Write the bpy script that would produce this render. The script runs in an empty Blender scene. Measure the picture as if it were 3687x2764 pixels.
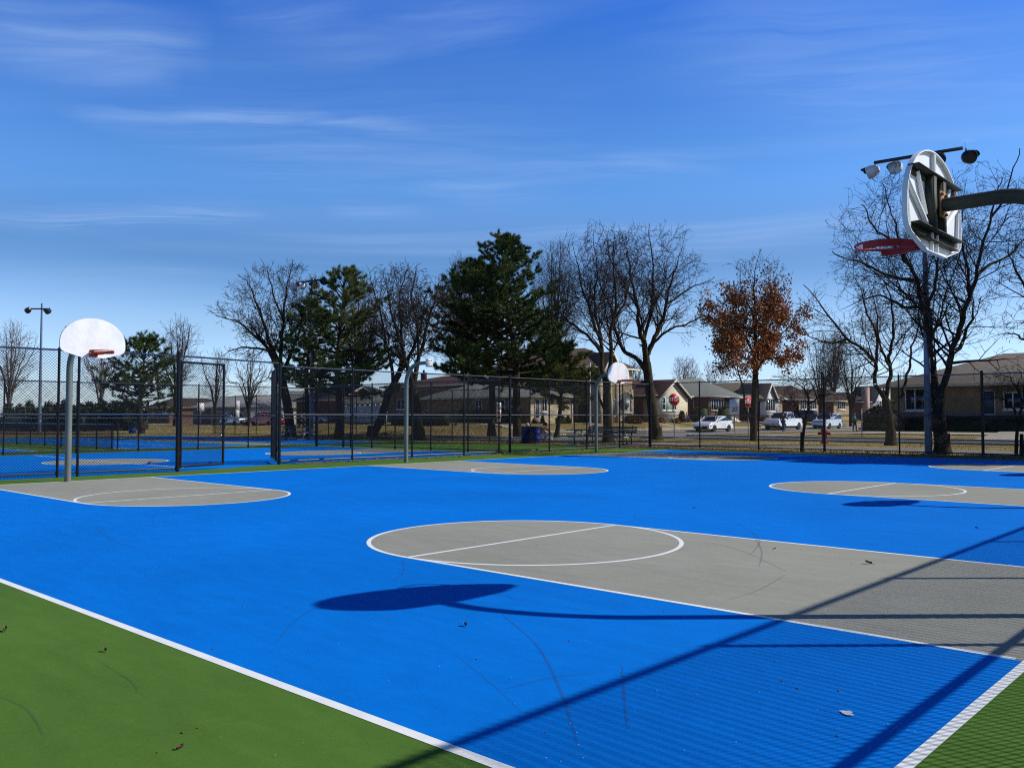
import bpy, math, random
import numpy as np
from math import sin, cos, pi, radians, sqrt, atan2
from mathutils import Vector, Matrix

SC = bpy.context.scene
COL = SC.collection
rnd = random.Random(11)

# ------------------------------------------------------------------ camera
# court frame: X along the court axis (0 = near right baseline, -19.1 = far
# baseline), Y across the three courts, metres.
F, PIT, YAW = 3154.4, 0.0364, 2.3143
CAM = np.array([1.2593, -7.7019, 1.4446])
FW = np.array([cos(YAW)*cos(PIT), sin(YAW)*cos(PIT), sin(PIT)])
RT = np.array([sin(YAW), -cos(YAW), 0.0])
UP = np.cross(RT, FW)
SV = 3687/2212          # survey sheet was measured at 2212 px width


def ray(x, y):
    return FW + RT*(x*SV-1843.5)/F - UP*(y*SV-1382)/F


def G(x, y, z=0.0):                 # surveyed point on level ground
    d = ray(x, y)
    return CAM + d*((z-CAM[2])/d[2])


def D(x, y, dep):                   # surveyed point at a known distance
    return CAM + ray(x, y)*dep


def dep(P):
    return float((np.array(P)-CAM) @ FW)


def onX(x, y, X):
    d = ray(x, y)
    return CAM + d*((X-CAM[0])/d[0])


def onY(x, y, Y):
    d = ray(x, y)
    return CAM + d*((Y-CAM[1])/d[1])


def sm(a, b, x):
    t = np.clip((x-a)/(b-a), 0, 1)
    return t*t*(3-2*t)


def hgt(X, Y):                      # terrain height
    h = 0.75*sm(-44, -50.5, X)*sm(22, 47, Y)*(1-0.75*sm(-70, -90, X))
    h = h + 0.42*sm(47.5, 55, Y)*sm(-27, -22, X)
    return h


def lin(r, g, b):
    f = lambda c: (c/255)/12.92 if c/255 <= .04045 else ((c/255+.055)/1.055)**2.4
    return (f(r), f(g), f(b))


# ------------------------------------------------------------------ mesh builder
class MB:
    def __init__(s):
        s.V = []; s.Fc = []; s.n = 0

    def add(s, V, F, mi=0):
        V = np.asarray(V, float).reshape(-1, 3)
        s.V.append(V)
        if isinstance(F, np.ndarray):
            s.Fc.append((F+s.n, mi))
        else:
            by = {}
            for f in F:
                by.setdefault(len(f), []).append(f)
            for k, l in by.items():
                s.Fc.append((np.array(l)+s.n, mi))
        s.n += len(V)
        return s

    def box(s, x0, y0, z0, x1, y1, z1, mi=0):
        V = [(x0,y0,z0),(x1,y0,z0),(x1,y1,z0),(x0,y1,z0),(x0,y0,z1),(x1,y0,z1),(x1,y1,z1),(x0,y1,z1)]
        return s.add(V, [(0,3,2,1),(4,5,6,7),(0,1,5,4),(1,2,6,5),(2,3,7,6),(3,0,4,7)], mi)

    def obox(s, a, b, w, h, mi=0, up=(0,0,1)):       # bar from a to b with section w (side) x h (up)
        a = np.array(a, float); b = np.array(b, float)
        d = b-a; d /= np.linalg.norm(d)
        u = np.array(up, float); sd = np.cross(d, u)
        if np.linalg.norm(sd) < 1e-6:
            sd = np.cross(d, (1,0,0))
        sd /= np.linalg.norm(sd); u = np.cross(sd, d)
        V = [p+sd*i*w/2+u*j*h/2 for p in (a, b) for i, j in ((-1,-1),(1,-1),(1,1),(-1,1))]
        return s.add(V, [(0,1,2,3),(7,6,5,4),(0,4,5,1),(1,5,6,2),(2,6,7,3),(3,7,4,0)], mi)

    def tube(s, pts, rad, k=8, mi=0, cap=True):
        P = np.asarray(pts, float); n = len(P)
        R = np.broadcast_to(np.asarray(rad, float), (n,))
        T = np.gradient(P, axis=0); T /= np.linalg.norm(T, axis=1)[:, None]+1e-12
        u = np.cross(T[0], (0.3,0.2,1.0) if abs(T[0][2]) < .9 else (1,0,0)); u /= np.linalg.norm(u)
        V = []
        a = np.arange(k)*2*pi/k
        for i in range(n):
            u = u-T[i]*(u@T[i]); u /= np.linalg.norm(u)
            w = np.cross(T[i], u)
            V.append(P[i]+R[i]*(np.cos(a)[:, None]*u+np.sin(a)[:, None]*w))
        V = np.concatenate(V)
        F = [(i*k+j, i*k+(j+1) % k, (i+1)*k+(j+1) % k, (i+1)*k+j) for i in range(n-1) for j in range(k)]
        if cap:
            F += [tuple(range(k))[::-1], tuple((n-1)*k+j for j in range(k))]
        return s.add(V, F, mi)

    def segs(s, P0, P1, R0, R1, k=4, mi=0):          # many independent tapered prisms
        P0 = np.asarray(P0, float); P1 = np.asarray(P1, float)
        n = len(P0)
        if n == 0:
            return s
        R0 = np.asarray(R0, float); R1 = np.asarray(R1, float)
        T = P1-P0; T /= np.linalg.norm(T, axis=1)[:, None]+1e-12
        ref = np.where(np.abs(T[:, 2:3]) < .9, np.array([[0,0,1.]]), np.array([[1.,0,0]]))
        u = np.cross(T, ref); u /= np.linalg.norm(u, axis=1)[:, None]
        w = np.cross(T, u)
        a = np.arange(k)*2*pi/k
        ring = np.cos(a)[None, :, None]*u[:, None, :]+np.sin(a)[None, :, None]*w[:, None, :]
        V = np.concatenate([P0[:, None]+R0[:, None, None]*ring, P1[:, None]+R1[:, None, None]*ring], 1)
        b = (np.arange(n)*2*k)[:, None, None]
        j = np.arange(k)
        q = np.stack([j, (j+1) % k, (j+1) % k+k, j+k], 1)[None]
        return s.add(V.reshape(-1, 3), (b+q).reshape(-1, 4), mi)

    def lathe(s, prof, k=16, c=(0,0,0), mi=0, axis=None):
        a = np.arange(k)*2*pi/k
        V = []
        for r, z in prof:
            V += [(r*cos(t), r*sin(t), z) for t in a]
        V = np.array(V)
        if axis is not None:
            z = np.array(axis, float); z /= np.linalg.norm(z)
            x = np.cross(z, (0,0,1) if abs(z[2]) < .9 else (1,0,0)); x /= np.linalg.norm(x)
            V = V @ np.stack([x, np.cross(z, x), z])
        V = V+np.array(c, float)
        n = len(prof)
        F = [(i*k+j, i*k+(j+1) % k, (i+1)*k+(j+1) % k, (i+1)*k+j) for i in range(n-1) for j in range(k)]
        if prof[0][0] > 1e-4: F.append(tuple(range(k))[::-1])
        if prof[-1][0] > 1e-4: F.append(tuple((n-1)*k+j for j in range(k)))
        return s.add(V, F, mi)

    def prism(s, poly, fn, t0, t1, mi=0):            # poly (a,b); fn(a,b,t)->xyz
        n = len(poly)
        V = [fn(a, b, t0) for a, b in poly]+[fn(a, b, t1) for a, b in poly]
        F = [tuple(range(n))[::-1], tuple(range(n, 2*n))]+[(i, (i+1) % n, (i+1) % n+n, i+n) for i in range(n)]
        return s.add(V, F, mi)

    def poly(s, pts, z, mi=0):
        return s.add([(p[0], p[1], z) for p in pts], [tuple(range(len(pts)))], mi)

    def strip(s, pts, w, z, mi=0):                   # flat ribbon on the ground
        P = np.array([p[:2] for p in pts], float)
        T = np.gradient(P, axis=0); T /= np.linalg.norm(T, axis=1)[:, None]
        N = np.stack([-T[:, 1], T[:, 0]], 1)
        W = np.broadcast_to(np.asarray(w, float), (len(P),))[:, None]
        A = P+N*W/2; B = P-N*W/2
        n = len(P)
        V = np.concatenate([np.c_[A, np.full(n, z)], np.c_[B, np.full(n, z)]])
        return s.add(V, [(i+n, i+1+n, i+1, i) for i in range(n-1)], mi)

    def move(s, R=None, t=(0,0,0)):
        s.V = [(v @ np.array(R).T if R is not None else v)+np.array(t, float) for v in s.V]
        return s

    def build(s, name, mats, parent=None, smooth=False, loc=None, rz=0.0):
        me = bpy.data.meshes.new(name)
        V = np.concatenate(s.V) if s.V else np.zeros((0, 3))
        me.vertices.add(len(V)); me.vertices.foreach_set('co', V.astype(np.float32).ravel())
        L = [f.ravel() for f, m in s.Fc]
        tot = np.concatenate([np.full(len(f), f.shape[1]) for f, m in s.Fc])
        mi = np.concatenate([np.full(len(f), m) for f, m in s.Fc])
        L = np.concatenate(L)
        me.loops.add(len(L)); me.loops.foreach_set('vertex_index', L.astype(np.int32))
        me.polygons.add(len(tot))
        st = np.concatenate([[0], np.cumsum(tot)[:-1]])
        me.polygons.foreach_set('loop_start', st.astype(np.int32))
        me.polygons.foreach_set('material_index', mi.astype(np.int32))
        if smooth:
            me.polygons.foreach_set('use_smooth', np.ones(len(tot), bool))
        me.update(calc_edges=True)
        for m in (mats if isinstance(mats, (list, tuple)) else [mats]):
            me.materials.append(m)
        o = bpy.data.objects.new(name, me)
        COL.objects.link(o)
        if parent is not None: o.parent = parent
        if loc is not None: o.location = loc
        o.rotation_euler.z = rz
        return o


def autosmooth(o, ang=35):
    me = o.data
    me.polygons.foreach_set('use_smooth', np.ones(len(me.polygons), bool))
    try:
        me.set_sharp_from_angle(angle=radians(ang))
    except Exception:
        pass
    return o


def tag(o, label, cat, group=None):
    o['label'] = label; o['category'] = cat
    if group: o['group'] = group
    return o


def thing(name, label, cat, loc=(0,0,0), rz=0.0, group=None):
    o = bpy.data.objects.new(name, None)
    o.empty_display_size = .2
    COL.objects.link(o)
    o.location = loc; o.rotation_euler.z = rz
    return tag(o, label, cat, group)


def struct(o, kind='structure'):
    o['kind'] = kind
    return o


def dup(root, loc, rz, label, group=None, scale=None):
    r = root.copy(); COL.objects.link(r); r.location = loc; r.rotation_euler.z = rz
    r['label'] = label
    if group: r['group'] = group
    if scale: r.scale = scale
    for ch in list(root.children):
        c = ch.copy(); COL.objects.link(c); c.parent = r
        for g in list(ch.children):
            d = g.copy(); COL.objects.link(d); d.parent = c
    return r


# ------------------------------------------------------------------ materials
def mat(name, rgb, rough=.7, metal=0.0, spec=.3, rgb2=None, vs=2.0, vd=4.0, bump=0.0, bs=60.0, coat=0.0, emit=None, stretch=None, thr=(.35, .65)):
    m = bpy.data.materials.new(name); m.use_nodes = True
    nt = m.node_tree; N = nt.nodes; Lk = nt.links
    b = N['Principled BSDF']
    b.inputs['Base Color'].default_value = (*rgb, 1)
    b.inputs['Roughness'].default_value = rough
    b.inputs['Metallic'].default_value = metal
    b.inputs['Specular IOR Level'].default_value = spec
    if coat:
        b.inputs['Coat Weight'].default_value = coat
        b.inputs['Coat Roughness'].default_value = .06 if rough > .3 else .2
        b.inputs['Coat IOR'].default_value = 1.9 if rough < .3 else 1.5
    tc = N.new('ShaderNodeTexCoord')
    src = tc.outputs['Object']
    if stretch:
        mp = N.new('ShaderNodeMapping'); mp.inputs['Scale'].default_value = stretch
        Lk.new(src, mp.inputs['Vector']); src = mp.outputs['Vector']
    if rgb2 is not None:
        nz = N.new('ShaderNodeTexNoise'); nz.inputs['Scale'].default_value = vs; nz.inputs['Detail'].default_value = vd
        Lk.new(src, nz.inputs['Vector'])
        rp = N.new('ShaderNodeValToRGB')
        rp.color_ramp.elements[0].position = thr[0]; rp.color_ramp.elements[0].color = (*rgb, 1)
        rp.color_ramp.elements[1].position = thr[1]; rp.color_ramp.elements[1].color = (*rgb2, 1)
        Lk.new(nz.outputs['Fac'], rp.inputs['Fac']); Lk.new(rp.outputs['Color'], b.inputs['Base Color'])
    if bump:
        n2 = N.new('ShaderNodeTexNoise'); n2.inputs['Scale'].default_value = bs; n2.inputs['Detail'].default_value = 3
        Lk.new(src, n2.inputs['Vector'])
        bp = N.new('ShaderNodeBump'); bp.inputs['Strength'].default_value = bump; bp.inputs['Distance'].default_value = .02
        Lk.new(n2.outputs['Fac'], bp.inputs['Height']); Lk.new(bp.outputs['Normal'], b.inputs['Normal'])
    return m


def court_mat(name, rgb, k=.16):
    """acrylic sport coating: broad dye patches, fine sand speckle, faint worn streaks"""
    m = bpy.data.materials.new(name); m.use_nodes = True
    nt = m.node_tree; N = nt.nodes; Lk = nt.links
    b = N['Principled BSDF']
    b.inputs['Roughness'].default_value = .9; b.inputs['Specular IOR Level'].default_value = .05
    tc = N.new('ShaderNodeTexCoord')
    def noise(scale, det, dist=0, st=None):
        n = N.new('ShaderNodeTexNoise'); n.inputs['Scale'].default_value = scale; n.inputs['Detail'].default_value = det
        n.inputs['Distortion'].default_value = dist
        if st:
            mp = N.new('ShaderNodeMapping'); mp.inputs['Scale'].default_value = st; mp.inputs['Rotation'].default_value = (0, 0, .6)
            Lk.new(tc.outputs['Object'], mp.inputs['Vector']); Lk.new(mp.outputs['Vector'], n.inputs['Vector'])
        else:
            Lk.new(tc.outputs['Object'], n.inputs['Vector'])
        return n.outputs['Fac']
    def mth(op, a, bb):
        x = N.new('ShaderNodeMath'); x.operation = op
        for i, q in enumerate((a, bb)):
            if isinstance(q, (int, float)): x.inputs[i].default_value = q
            else: Lk.new(q, x.inputs[i])
        return x.outputs[0]
    a = mth('MULTIPLY', mth('SUBTRACT', noise(.28, 4, .6), .5), k*2.2)
    c = mth('MULTIPLY', mth('SUBTRACT', noise(1.7, 5, .3, (1, 4, 1)), .5), k*1.5)
    d = mth('MULTIPLY', mth('SUBTRACT', noise(95, 2), .5), k*1.6)
    e = mth('MULTIPLY', mth('SUBTRACT', noise(9, 6, 1.5), .5), k*.8)
    f = mth('ADD', 1.0, mth('ADD', mth('ADD', a, c), mth('ADD', d, e)))
    vm = N.new('ShaderNodeVectorMath'); vm.operation = 'SCALE'
    vm.inputs[0].default_value = rgb
    Lk.new(f, vm.inputs['Scale'])
    Lk.new(vm.outputs['Vector'], b.inputs['Base Color'])
    bp = N.new('ShaderNodeBump'); bp.inputs['Strength'].default_value = .25; bp.inputs['Distance'].default_value = .004
    Lk.new(noise(220, 2), bp.inputs['Height']); Lk.new(bp.outputs['Normal'], b.inputs['Normal'])
    return m


def brick_mat(name, c1, c2, mortar, bw=.22, bh=.075, ax='Y'):
    m = bpy.data.materials.new(name); m.use_nodes = True
    nt = m.node_tree; N = nt.nodes; Lk = nt.links
    b = N['Principled BSDF']; b.inputs['Roughness'].default_value = .9; b.inputs['Specular IOR Level'].default_value = .15
    tc = N.new('ShaderNodeTexCoord'); sp = N.new('ShaderNodeSeparateXYZ'); cb = N.new('ShaderNodeCombineXYZ')
    Lk.new(tc.outputs['Object'], sp.inputs['Vector'])
    ad = N.new('ShaderNodeMath'); ad.operation = 'ADD'
    Lk.new(sp.outputs['X'], ad.inputs[0]); Lk.new(sp.outputs['Y'], ad.inputs[1])
    Lk.new(ad.outputs[0], cb.inputs['X']); Lk.new(sp.outputs['Z'], cb.inputs['Y'])
    br = N.new('ShaderNodeTexBrick'); br.inputs['Scale'].default_value = 1
    br.inputs['Color1'].default_value = (*c1, 1); br.inputs['Color2'].default_value = (*c2, 1); br.inputs['Mortar'].default_value = (*mortar, 1)
    br.inputs['Mortar Size'].default_value = .008; br.inputs['Brick Width'].default_value = bw; br.inputs['Row Height'].default_value = bh
    Lk.new(cb.outputs['Vector'], br.inputs['Vector'])
    nz = N.new('ShaderNodeTexNoise'); nz.inputs['Scale'].default_value = 1.1; nz.inputs['Detail'].default_value = 5
    Lk.new(tc.outputs['Object'], nz.inputs['Vector'])
    mx = N.new('ShaderNodeMix'); mx.data_type = 'RGBA'; mx.blend_type = 'MULTIPLY'; mx.inputs['Factor'].default_value = .55
    rp = N.new('ShaderNodeValToRGB'); rp.color_ramp.elements[0].color = (.62, .6, .58, 1); rp.color_ramp.elements[1].color = (1.15, 1.12, 1.08, 1)
    rp.color_ramp.elements[0].position = .3; rp.color_ramp.elements[1].position = .7
    Lk.new(nz.outputs['Fac'], rp.inputs['Fac'])
    Lk.new(br.outputs['Color'], mx.inputs['A']); Lk.new(rp.outputs['Color'], mx.inputs['B'])
    Lk.new(mx.outputs['Result'], b.inputs['Base Color'])
    return m


def band_mat(name, c1, c2, h=.16, rough=.9):
    """courses of shingles or lap siding"""
    m = bpy.data.materials.new(name); m.use_nodes = True
    nt = m.node_tree; N = nt.nodes; Lk = nt.links
    b = N['Principled BSDF']; b.inputs['Roughness'].default_value = rough; b.inputs['Specular IOR Level'].default_value = .2
    tc = N.new('ShaderNodeTexCoord'); sp = N.new('ShaderNodeSeparateXYZ')
    Lk.new(tc.outputs['Object'], sp.inputs['Vector'])
    md = N.new('ShaderNodeMath'); md.operation = 'MODULO'; md.inputs[1].default_value = h
    Lk.new(sp.outputs['Z'], md.inputs[0])
    dv = N.new('ShaderNodeMath'); dv.operation = 'DIVIDE'; dv.inputs[1].default_value = h; Lk.new(md.outputs[0], dv.inputs[0])
    nz = N.new('ShaderNodeTexNoise'); nz.inputs['Scale'].default_value = 5; nz.inputs['Detail'].default_value = 6
    Lk.new(tc.outputs['Object'], nz.inputs['Vector'])
    ad = N.new('ShaderNodeMath'); ad.operation = 'MULTIPLY_ADD'; ad.inputs[1].default_value = .35
    Lk.new(dv.outputs[0], ad.inputs[0]); Lk.new(nz.outputs['Fac'], ad.inputs[2])
    rp = N.new('ShaderNodeValToRGB'); rp.color_ramp.elements[0].position = .3; rp.color_ramp.elements[1].position = .95
    rp.color_ramp.elements[0].color = (*c1, 1); rp.color_ramp.elements[1].color = (*c2, 1)
    Lk.new(ad.outputs[0], rp.inputs['Fac']); Lk.new(rp.outputs['Color'], b.inputs['Base Color'])
    return m


def film_mat(name, rgb, fac):
    m = bpy.data.materials.new(name); m.use_nodes = True
    nt = m.node_tree; N = nt.nodes; Lk = nt.links
    b = N['Principled BSDF']; b.inputs['Base Color'].default_value = (*rgb, 1); b.inputs['Roughness'].default_value = .8
    tr = N.new('ShaderNodeBsdfTransparent'); mx = N.new('ShaderNodeMixShader')
    tc = N.new('ShaderNodeTexCoord'); nz = N.new('ShaderNodeTexNoise'); nz.inputs['Scale'].default_value = 6; nz.inputs['Detail'].default_value = 5
    Lk.new(tc.outputs['Object'], nz.inputs['Vector'])
    ml = N.new('ShaderNodeMath'); ml.operation = 'MULTIPLY'; ml.inputs[1].default_value = fac*2
    Lk.new(nz.outputs['Fac'], ml.inputs[0]); Lk.new(ml.outputs[0], mx.inputs['Fac'])
    Lk.new(tr.outputs[0], mx.inputs[1]); Lk.new(b.outputs[0], mx.inputs[2])
    Lk.new(mx.outputs[0], N['Material Output'].inputs['Surface'])
    return m


M = {}
M['green'] = court_mat('green acrylic', (.076, .160, .027), .24)
M['blue'] = court_mat('blue acrylic', (.0, .158, .61), .22)
M['grey'] = court_mat('grey acrylic', (.285, .287, .245), .2)
M['line'] = mat('white court paint', (.80, .82, .80), .7, rgb2=(.70, .73, .72), vs=6, thr=(.4, .75))
M['asphalt'] = mat('worn asphalt', (.17, .165, .155), .9, rgb2=(.25, .24, .22), vs=1.2, bump=.3, bs=80)
M['concrete'] = mat('pale concrete', (.46, .42, .34), .9, rgb2=(.36, .33, .27), vs=1.5, bump=.2)
M['curb'] = mat('curb concrete', (.55, .50, .38), .9, rgb2=(.42, .38, .30), vs=3)
M['clay'] = mat('infield clay', (.16, .075, .032), .95, rgb2=(.22, .11, .05), vs=3)
M['litter'] = mat('dead leaves and soil', (.05, .036, .022), .95, rgb2=(.13, .085, .045), vs=18, thr=(.4, .62))
M['black'] = mat('black vinyl coated steel', (.005, .005, .008), .42, spec=.3)
M['rail'] = mat('glossy black vinyl rail', (.006, .006, .009), .28, spec=1.0, coat=1.0)
M['wire'] = mat('black vinyl wire', (.006, .006, .009), .5, spec=.25)
M['steel'] = mat('galvanised steel', (.25, .27, .29), .5, metal=.35, rgb2=(.18, .19, .21), vs=8)
M['pole'] = mat('weathered galvanised pole', (.19, .205, .175), .55, metal=.3, rgb2=(.125, .15, .14), vs=4, stretch=(1, 1, .35))
M['arm'] = mat('shade darkened steel', (.06, .063, .05), .6, spec=.2, rgb2=(.038, .042, .034), vs=5)  # darker copy of the pole steel, its shade put into the colour
M['rust'] = mat('rusty plate', (.22, .105, .045), .85, rgb2=(.34, .20, .10), vs=30)
M['board'] = mat('white painted steel', (.80, .82, .83), .45, spec=.4, rgb2=(.72, .745, .76), vs=5, thr=(.4, .8))
M['boardface'] = mat('white powder coat', (.81, .80, .77), .4, spec=.4, rgb2=(.68, .675, .66), vs=4, thr=(.42, .78))
M['orange'] = mat('faded orange red rim paint', (.42, .075, .035), .5, rgb2=(.50, .13, .07), vs=14)
M['redrim'] = mat('red rim paint', (.40, .022, .022), .45, rgb2=(.30, .012, .014), vs=10)
M['bluesteel'] = mat('blue grey painted pole', (.16, .20, .27), .5, metal=.2, rgb2=(.12, .155, .22), vs=3)
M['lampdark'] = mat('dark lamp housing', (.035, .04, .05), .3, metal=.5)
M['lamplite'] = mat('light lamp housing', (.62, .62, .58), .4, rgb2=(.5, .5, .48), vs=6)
M['lens'] = mat('lamp glass', (.05, .07, .10), .08, spec=.7)
M['white'] = mat('white paint', (.78, .78, .77), .6, rgb2=(.70, .70, .69), vs=4)
M['glass'] = mat('dark window glass', (.012, .018, .026), .06, spec=.8)
M['glassgreen'] = mat('drawn pale green blind', (.28, .45, .36), .5)
M['tyre'] = mat('tyre rubber', (.012, .012, .013), .8)
M['rim'] = mat('alloy rim', (.55, .56, .58), .3, metal=.8)
M['bark'] = mat('dark bark', (.030, .022, .016), .95, spec=.1, rgb2=(.058, .048, .028), vs=9, bump=.6, bs=18, stretch=(1, 1, .25))
M['twig'] = mat('winter twigs', (.034, .024, .022), .95, spec=.1, rgb2=(.055, .040, .036), vs=3)
M['twigpale'] = mat('pale winter twigs', (.17, .135, .11), .9, rgb2=(.12, .095, .085), vs=2)
M['needle'] = mat('pine needles', (.026, .055, .014), .7, spec=.2, rgb2=(.11, .14, .03), vs=1.6, thr=(.38, .66))  # second colour paints lighter olive highlights into the clumps
M['needle2'] = mat('olive pine needles', (.045, .075, .018), .7, spec=.2, rgb2=(.15, .155, .035), vs=1.4, thr=(.36, .64))
M['arb'] = mat('arborvitae foliage', (.012, .026, .009), .8, rgb2=(.038, .046, .014), vs=1.6)
M['leaf'] = mat('dry oak leaves', (.22, .070, .02), .8, rgb2=(.38, .155, .045), vs=2.2, thr=(.4, .6))
M['fallen'] = mat('fallen leaf', (.10, .045, .022), .85, rgb2=(.2, .12, .07), vs=40)
M['shrub'] = mat('clipped shrub', (.022, .038, .012), .8, rgb2=(.055, .07, .018), vs=4)
M['shrubdry'] = mat('dry winter shrub', (.13, .085, .035), .9, rgb2=(.2, .14, .06), vs=5)
M['shrubred'] = mat('dark red shrub', (.06, .014, .018), .9, rgb2=(.09, .03, .03), vs=5)

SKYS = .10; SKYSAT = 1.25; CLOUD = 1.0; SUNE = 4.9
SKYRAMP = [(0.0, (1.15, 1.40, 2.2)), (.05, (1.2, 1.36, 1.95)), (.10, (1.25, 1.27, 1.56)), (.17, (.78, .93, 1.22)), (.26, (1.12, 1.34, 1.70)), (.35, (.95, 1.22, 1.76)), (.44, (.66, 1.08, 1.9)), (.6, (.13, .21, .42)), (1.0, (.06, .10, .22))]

# ------------------------------------------------------------------ camera, sun, sky
cd = bpy.data.cameras.new('camera'); co = bpy.data.objects.new('camera', cd); COL.objects.link(co)
cd.sensor_fit = 'HORIZONTAL'; cd.sensor_width = 36; cd.lens = 36*F/3687
cd.clip_start = .02; cd.clip_end = 4000
Rm = Matrix(((RT[0], UP[0], -FW[0]), (RT[1], UP[1], -FW[1]), (RT[2], UP[2], -FW[2])))
co.matrix_world = Matrix.Translation(Vector(CAM)) @ Rm.to_4x4()
SC.camera = co

ELEV = radians(36.7); SAZ = np.array([1.0, .95]); SAZ /= np.linalg.norm(SAZ)
SUN = np.array([SAZ[0]*cos(ELEV), SAZ[1]*cos(ELEV), sin(ELEV)])
sd = bpy.data.lights.new('sun', 'SUN'); so = bpy.data.objects.new('sun', sd); COL.objects.link(so)
sd.energy = SUNE; sd.angle = radians(.53); sd.color = (1.0, .955, .88)
so.rotation_euler = Vector(-SUN).to_track_quat('-Z', 'Y').to_euler()
so.location = (20, 20, 40)

W = bpy.data.worlds.new('World'); SC.world = W; W.use_nodes = True
nt = W.node_tree; N = nt.nodes; Lk = nt.links
bg = N['Background']; bg.inputs['Strength'].default_value = SKYS
sk = N.new('ShaderNodeTexSky'); sk.sky_type = 'NISHITA'; sk.sun_disc = False
sk.sun_elevation = ELEV; sk.sun_rotation = atan2(SAZ[0], SAZ[1])
sk.altitude = 200; sk.air_density = 1.0; sk.dust_density = .35; sk.ozone_density = 2.6
tc = N.new('ShaderNodeTexCoord'); sp = N.new('ShaderNodeSeparateXYZ'); Lk.new(tc.outputs['Generated'], sp.inputs[0])
def mth(op, a, b=None, c=None):
    x = N.new('ShaderNodeMath'); x.operation = op
    for i, q in enumerate((a, b, c)):
        if q is None: continue
        if isinstance(q, (int, float)): x.inputs[i].default_value = q
        else: Lk.new(q, x.inputs[i])
    return x.outputs[0]
zz = mth('MAXIMUM', sp.outputs['Z'], .03)
cbx = N.new('ShaderNodeCombineXYZ')                 # project onto a high cloud sheet
Lk.new(mth('DIVIDE', sp.outputs['X'], zz), cbx.inputs['X']); Lk.new(mth('DIVIDE', sp.outputs['Y'], zz), cbx.inputs['Y'])
wn = N.new('ShaderNodeTexNoise'); wn.inputs['Scale'].default_value = .22; wn.inputs['Detail'].default_value = 2; Lk.new(cbx.outputs[0], wn.inputs['Vector'])
wv = N.new('ShaderNodeVectorMath'); wv.operation = 'MULTIPLY_ADD'; wv.inputs[1].default_value = (2.6, 2.6, 0); Lk.new(wn.outputs['Color'], wv.inputs[0]); Lk.new(cbx.outputs[0], wv.inputs[2])
def cirrus(rot, scl, ns, det, dist, lo, hi, seed):
    m0 = N.new('ShaderNodeMapping'); m0.inputs['Rotation'].default_value = (0, 0, -rot)
    mp = N.new('ShaderNodeMapping'); mp.inputs['Scale'].default_value = scl
    mp.inputs['Location'].default_value = (seed, seed*.7, 0)
    Lk.new(wv.outputs[0], m0.inputs['Vector']); Lk.new(m0.outputs[0], mp.inputs['Vector'])
    n = N.new('ShaderNodeTexNoise'); n.inputs['Scale'].default_value = ns; n.inputs['Detail'].default_value = det
    n.inputs['Distortion'].default_value = dist; n.inputs['Roughness'].default_value = .55
    Lk.new(mp.outputs[0], n.inputs['Vector'])
    r = N.new('ShaderNodeMapRange'); r.interpolation_type = 'SMOOTHSTEP'
    r.inputs['From Min'].default_value = lo; r.inputs['From Max'].default_value = hi
    Lk.new(n.outputs['Fac'], r.inputs['Value'])
    return r.outputs[0]
c1 = cirrus(radians(38), (.22, 1.25, 1), .9, 5, 1.0, .50, .78, 3.1)
c3 = cirrus(radians(42), (.5, .9, 1), .40, 2, .5, .38, .66, 1.7)
cl = mth('MULTIPLY', c1, mth('ADD', .2, c3))
cl = mth('ADD', mth('MULTIPLY', cl, .55), mth('MULTIPLY', c3, .14))
# individual cirrus wisps, each a fibrous streak lying on the cloud sheet
jn = N.new('ShaderNodeTexNoise'); jn.inputs['Scale'].default_value = 1.1; jn.inputs['Detail'].default_value = 5; Lk.new(cbx.outputs[0], jn.inputs['Vector'])
jv = N.new('ShaderNodeVectorMath'); jv.operation = 'MULTIPLY_ADD'; jv.inputs[1].default_value = (.42, .42, 0); Lk.new(jn.outputs['Color'], jv.inputs[0])
jo = N.new('ShaderNodeVectorMath'); jo.operation = 'SUBTRACT'; jo.inputs[1].default_value = (.21, .21, 0); Lk.new(cbx.outputs[0], jo.inputs[0]); Lk.new(jo.outputs[0], jv.inputs[2])
def fibre(rot, sx, sy, off):
    m_ = N.new('ShaderNodeMapping'); m_.inputs['Rotation'].default_value = (0, 0, -rot); m2 = N.new('ShaderNodeMapping'); m2.inputs['Scale'].default_value = (sx, sy, 1); m2.inputs['Location'].default_value = (off, off, 0)
    Lk.new(jv.outputs[0], m_.inputs['Vector']); Lk.new(m_.outputs[0], m2.inputs['Vector'])
    n = N.new('ShaderNodeTexNoise'); n.inputs['Scale'].default_value = 1.0; n.inputs['Detail'].default_value = 6; n.inputs['Roughness'].default_value = .6; n.inputs['Distortion'].default_value = .7
    Lk.new(m2.outputs[0], n.inputs['Vector'])
    r = N.new('ShaderNodeMapRange'); r.inputs['From Min'].default_value = .32; r.inputs['From Max'].default_value = .70; Lk.new(n.outputs['Fac'], r.inputs['Value'])
    return r.outputs[0]
fibA = fibre(radians(44), 1.2, 7.0, 3.3); fibB = fibre(radians(34), 1.0, 5.5, 9.1)
def sheet(x, y):
    d = ray(x, y); return np.array((d[0]/d[2], d[1]/d[2]))
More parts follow.
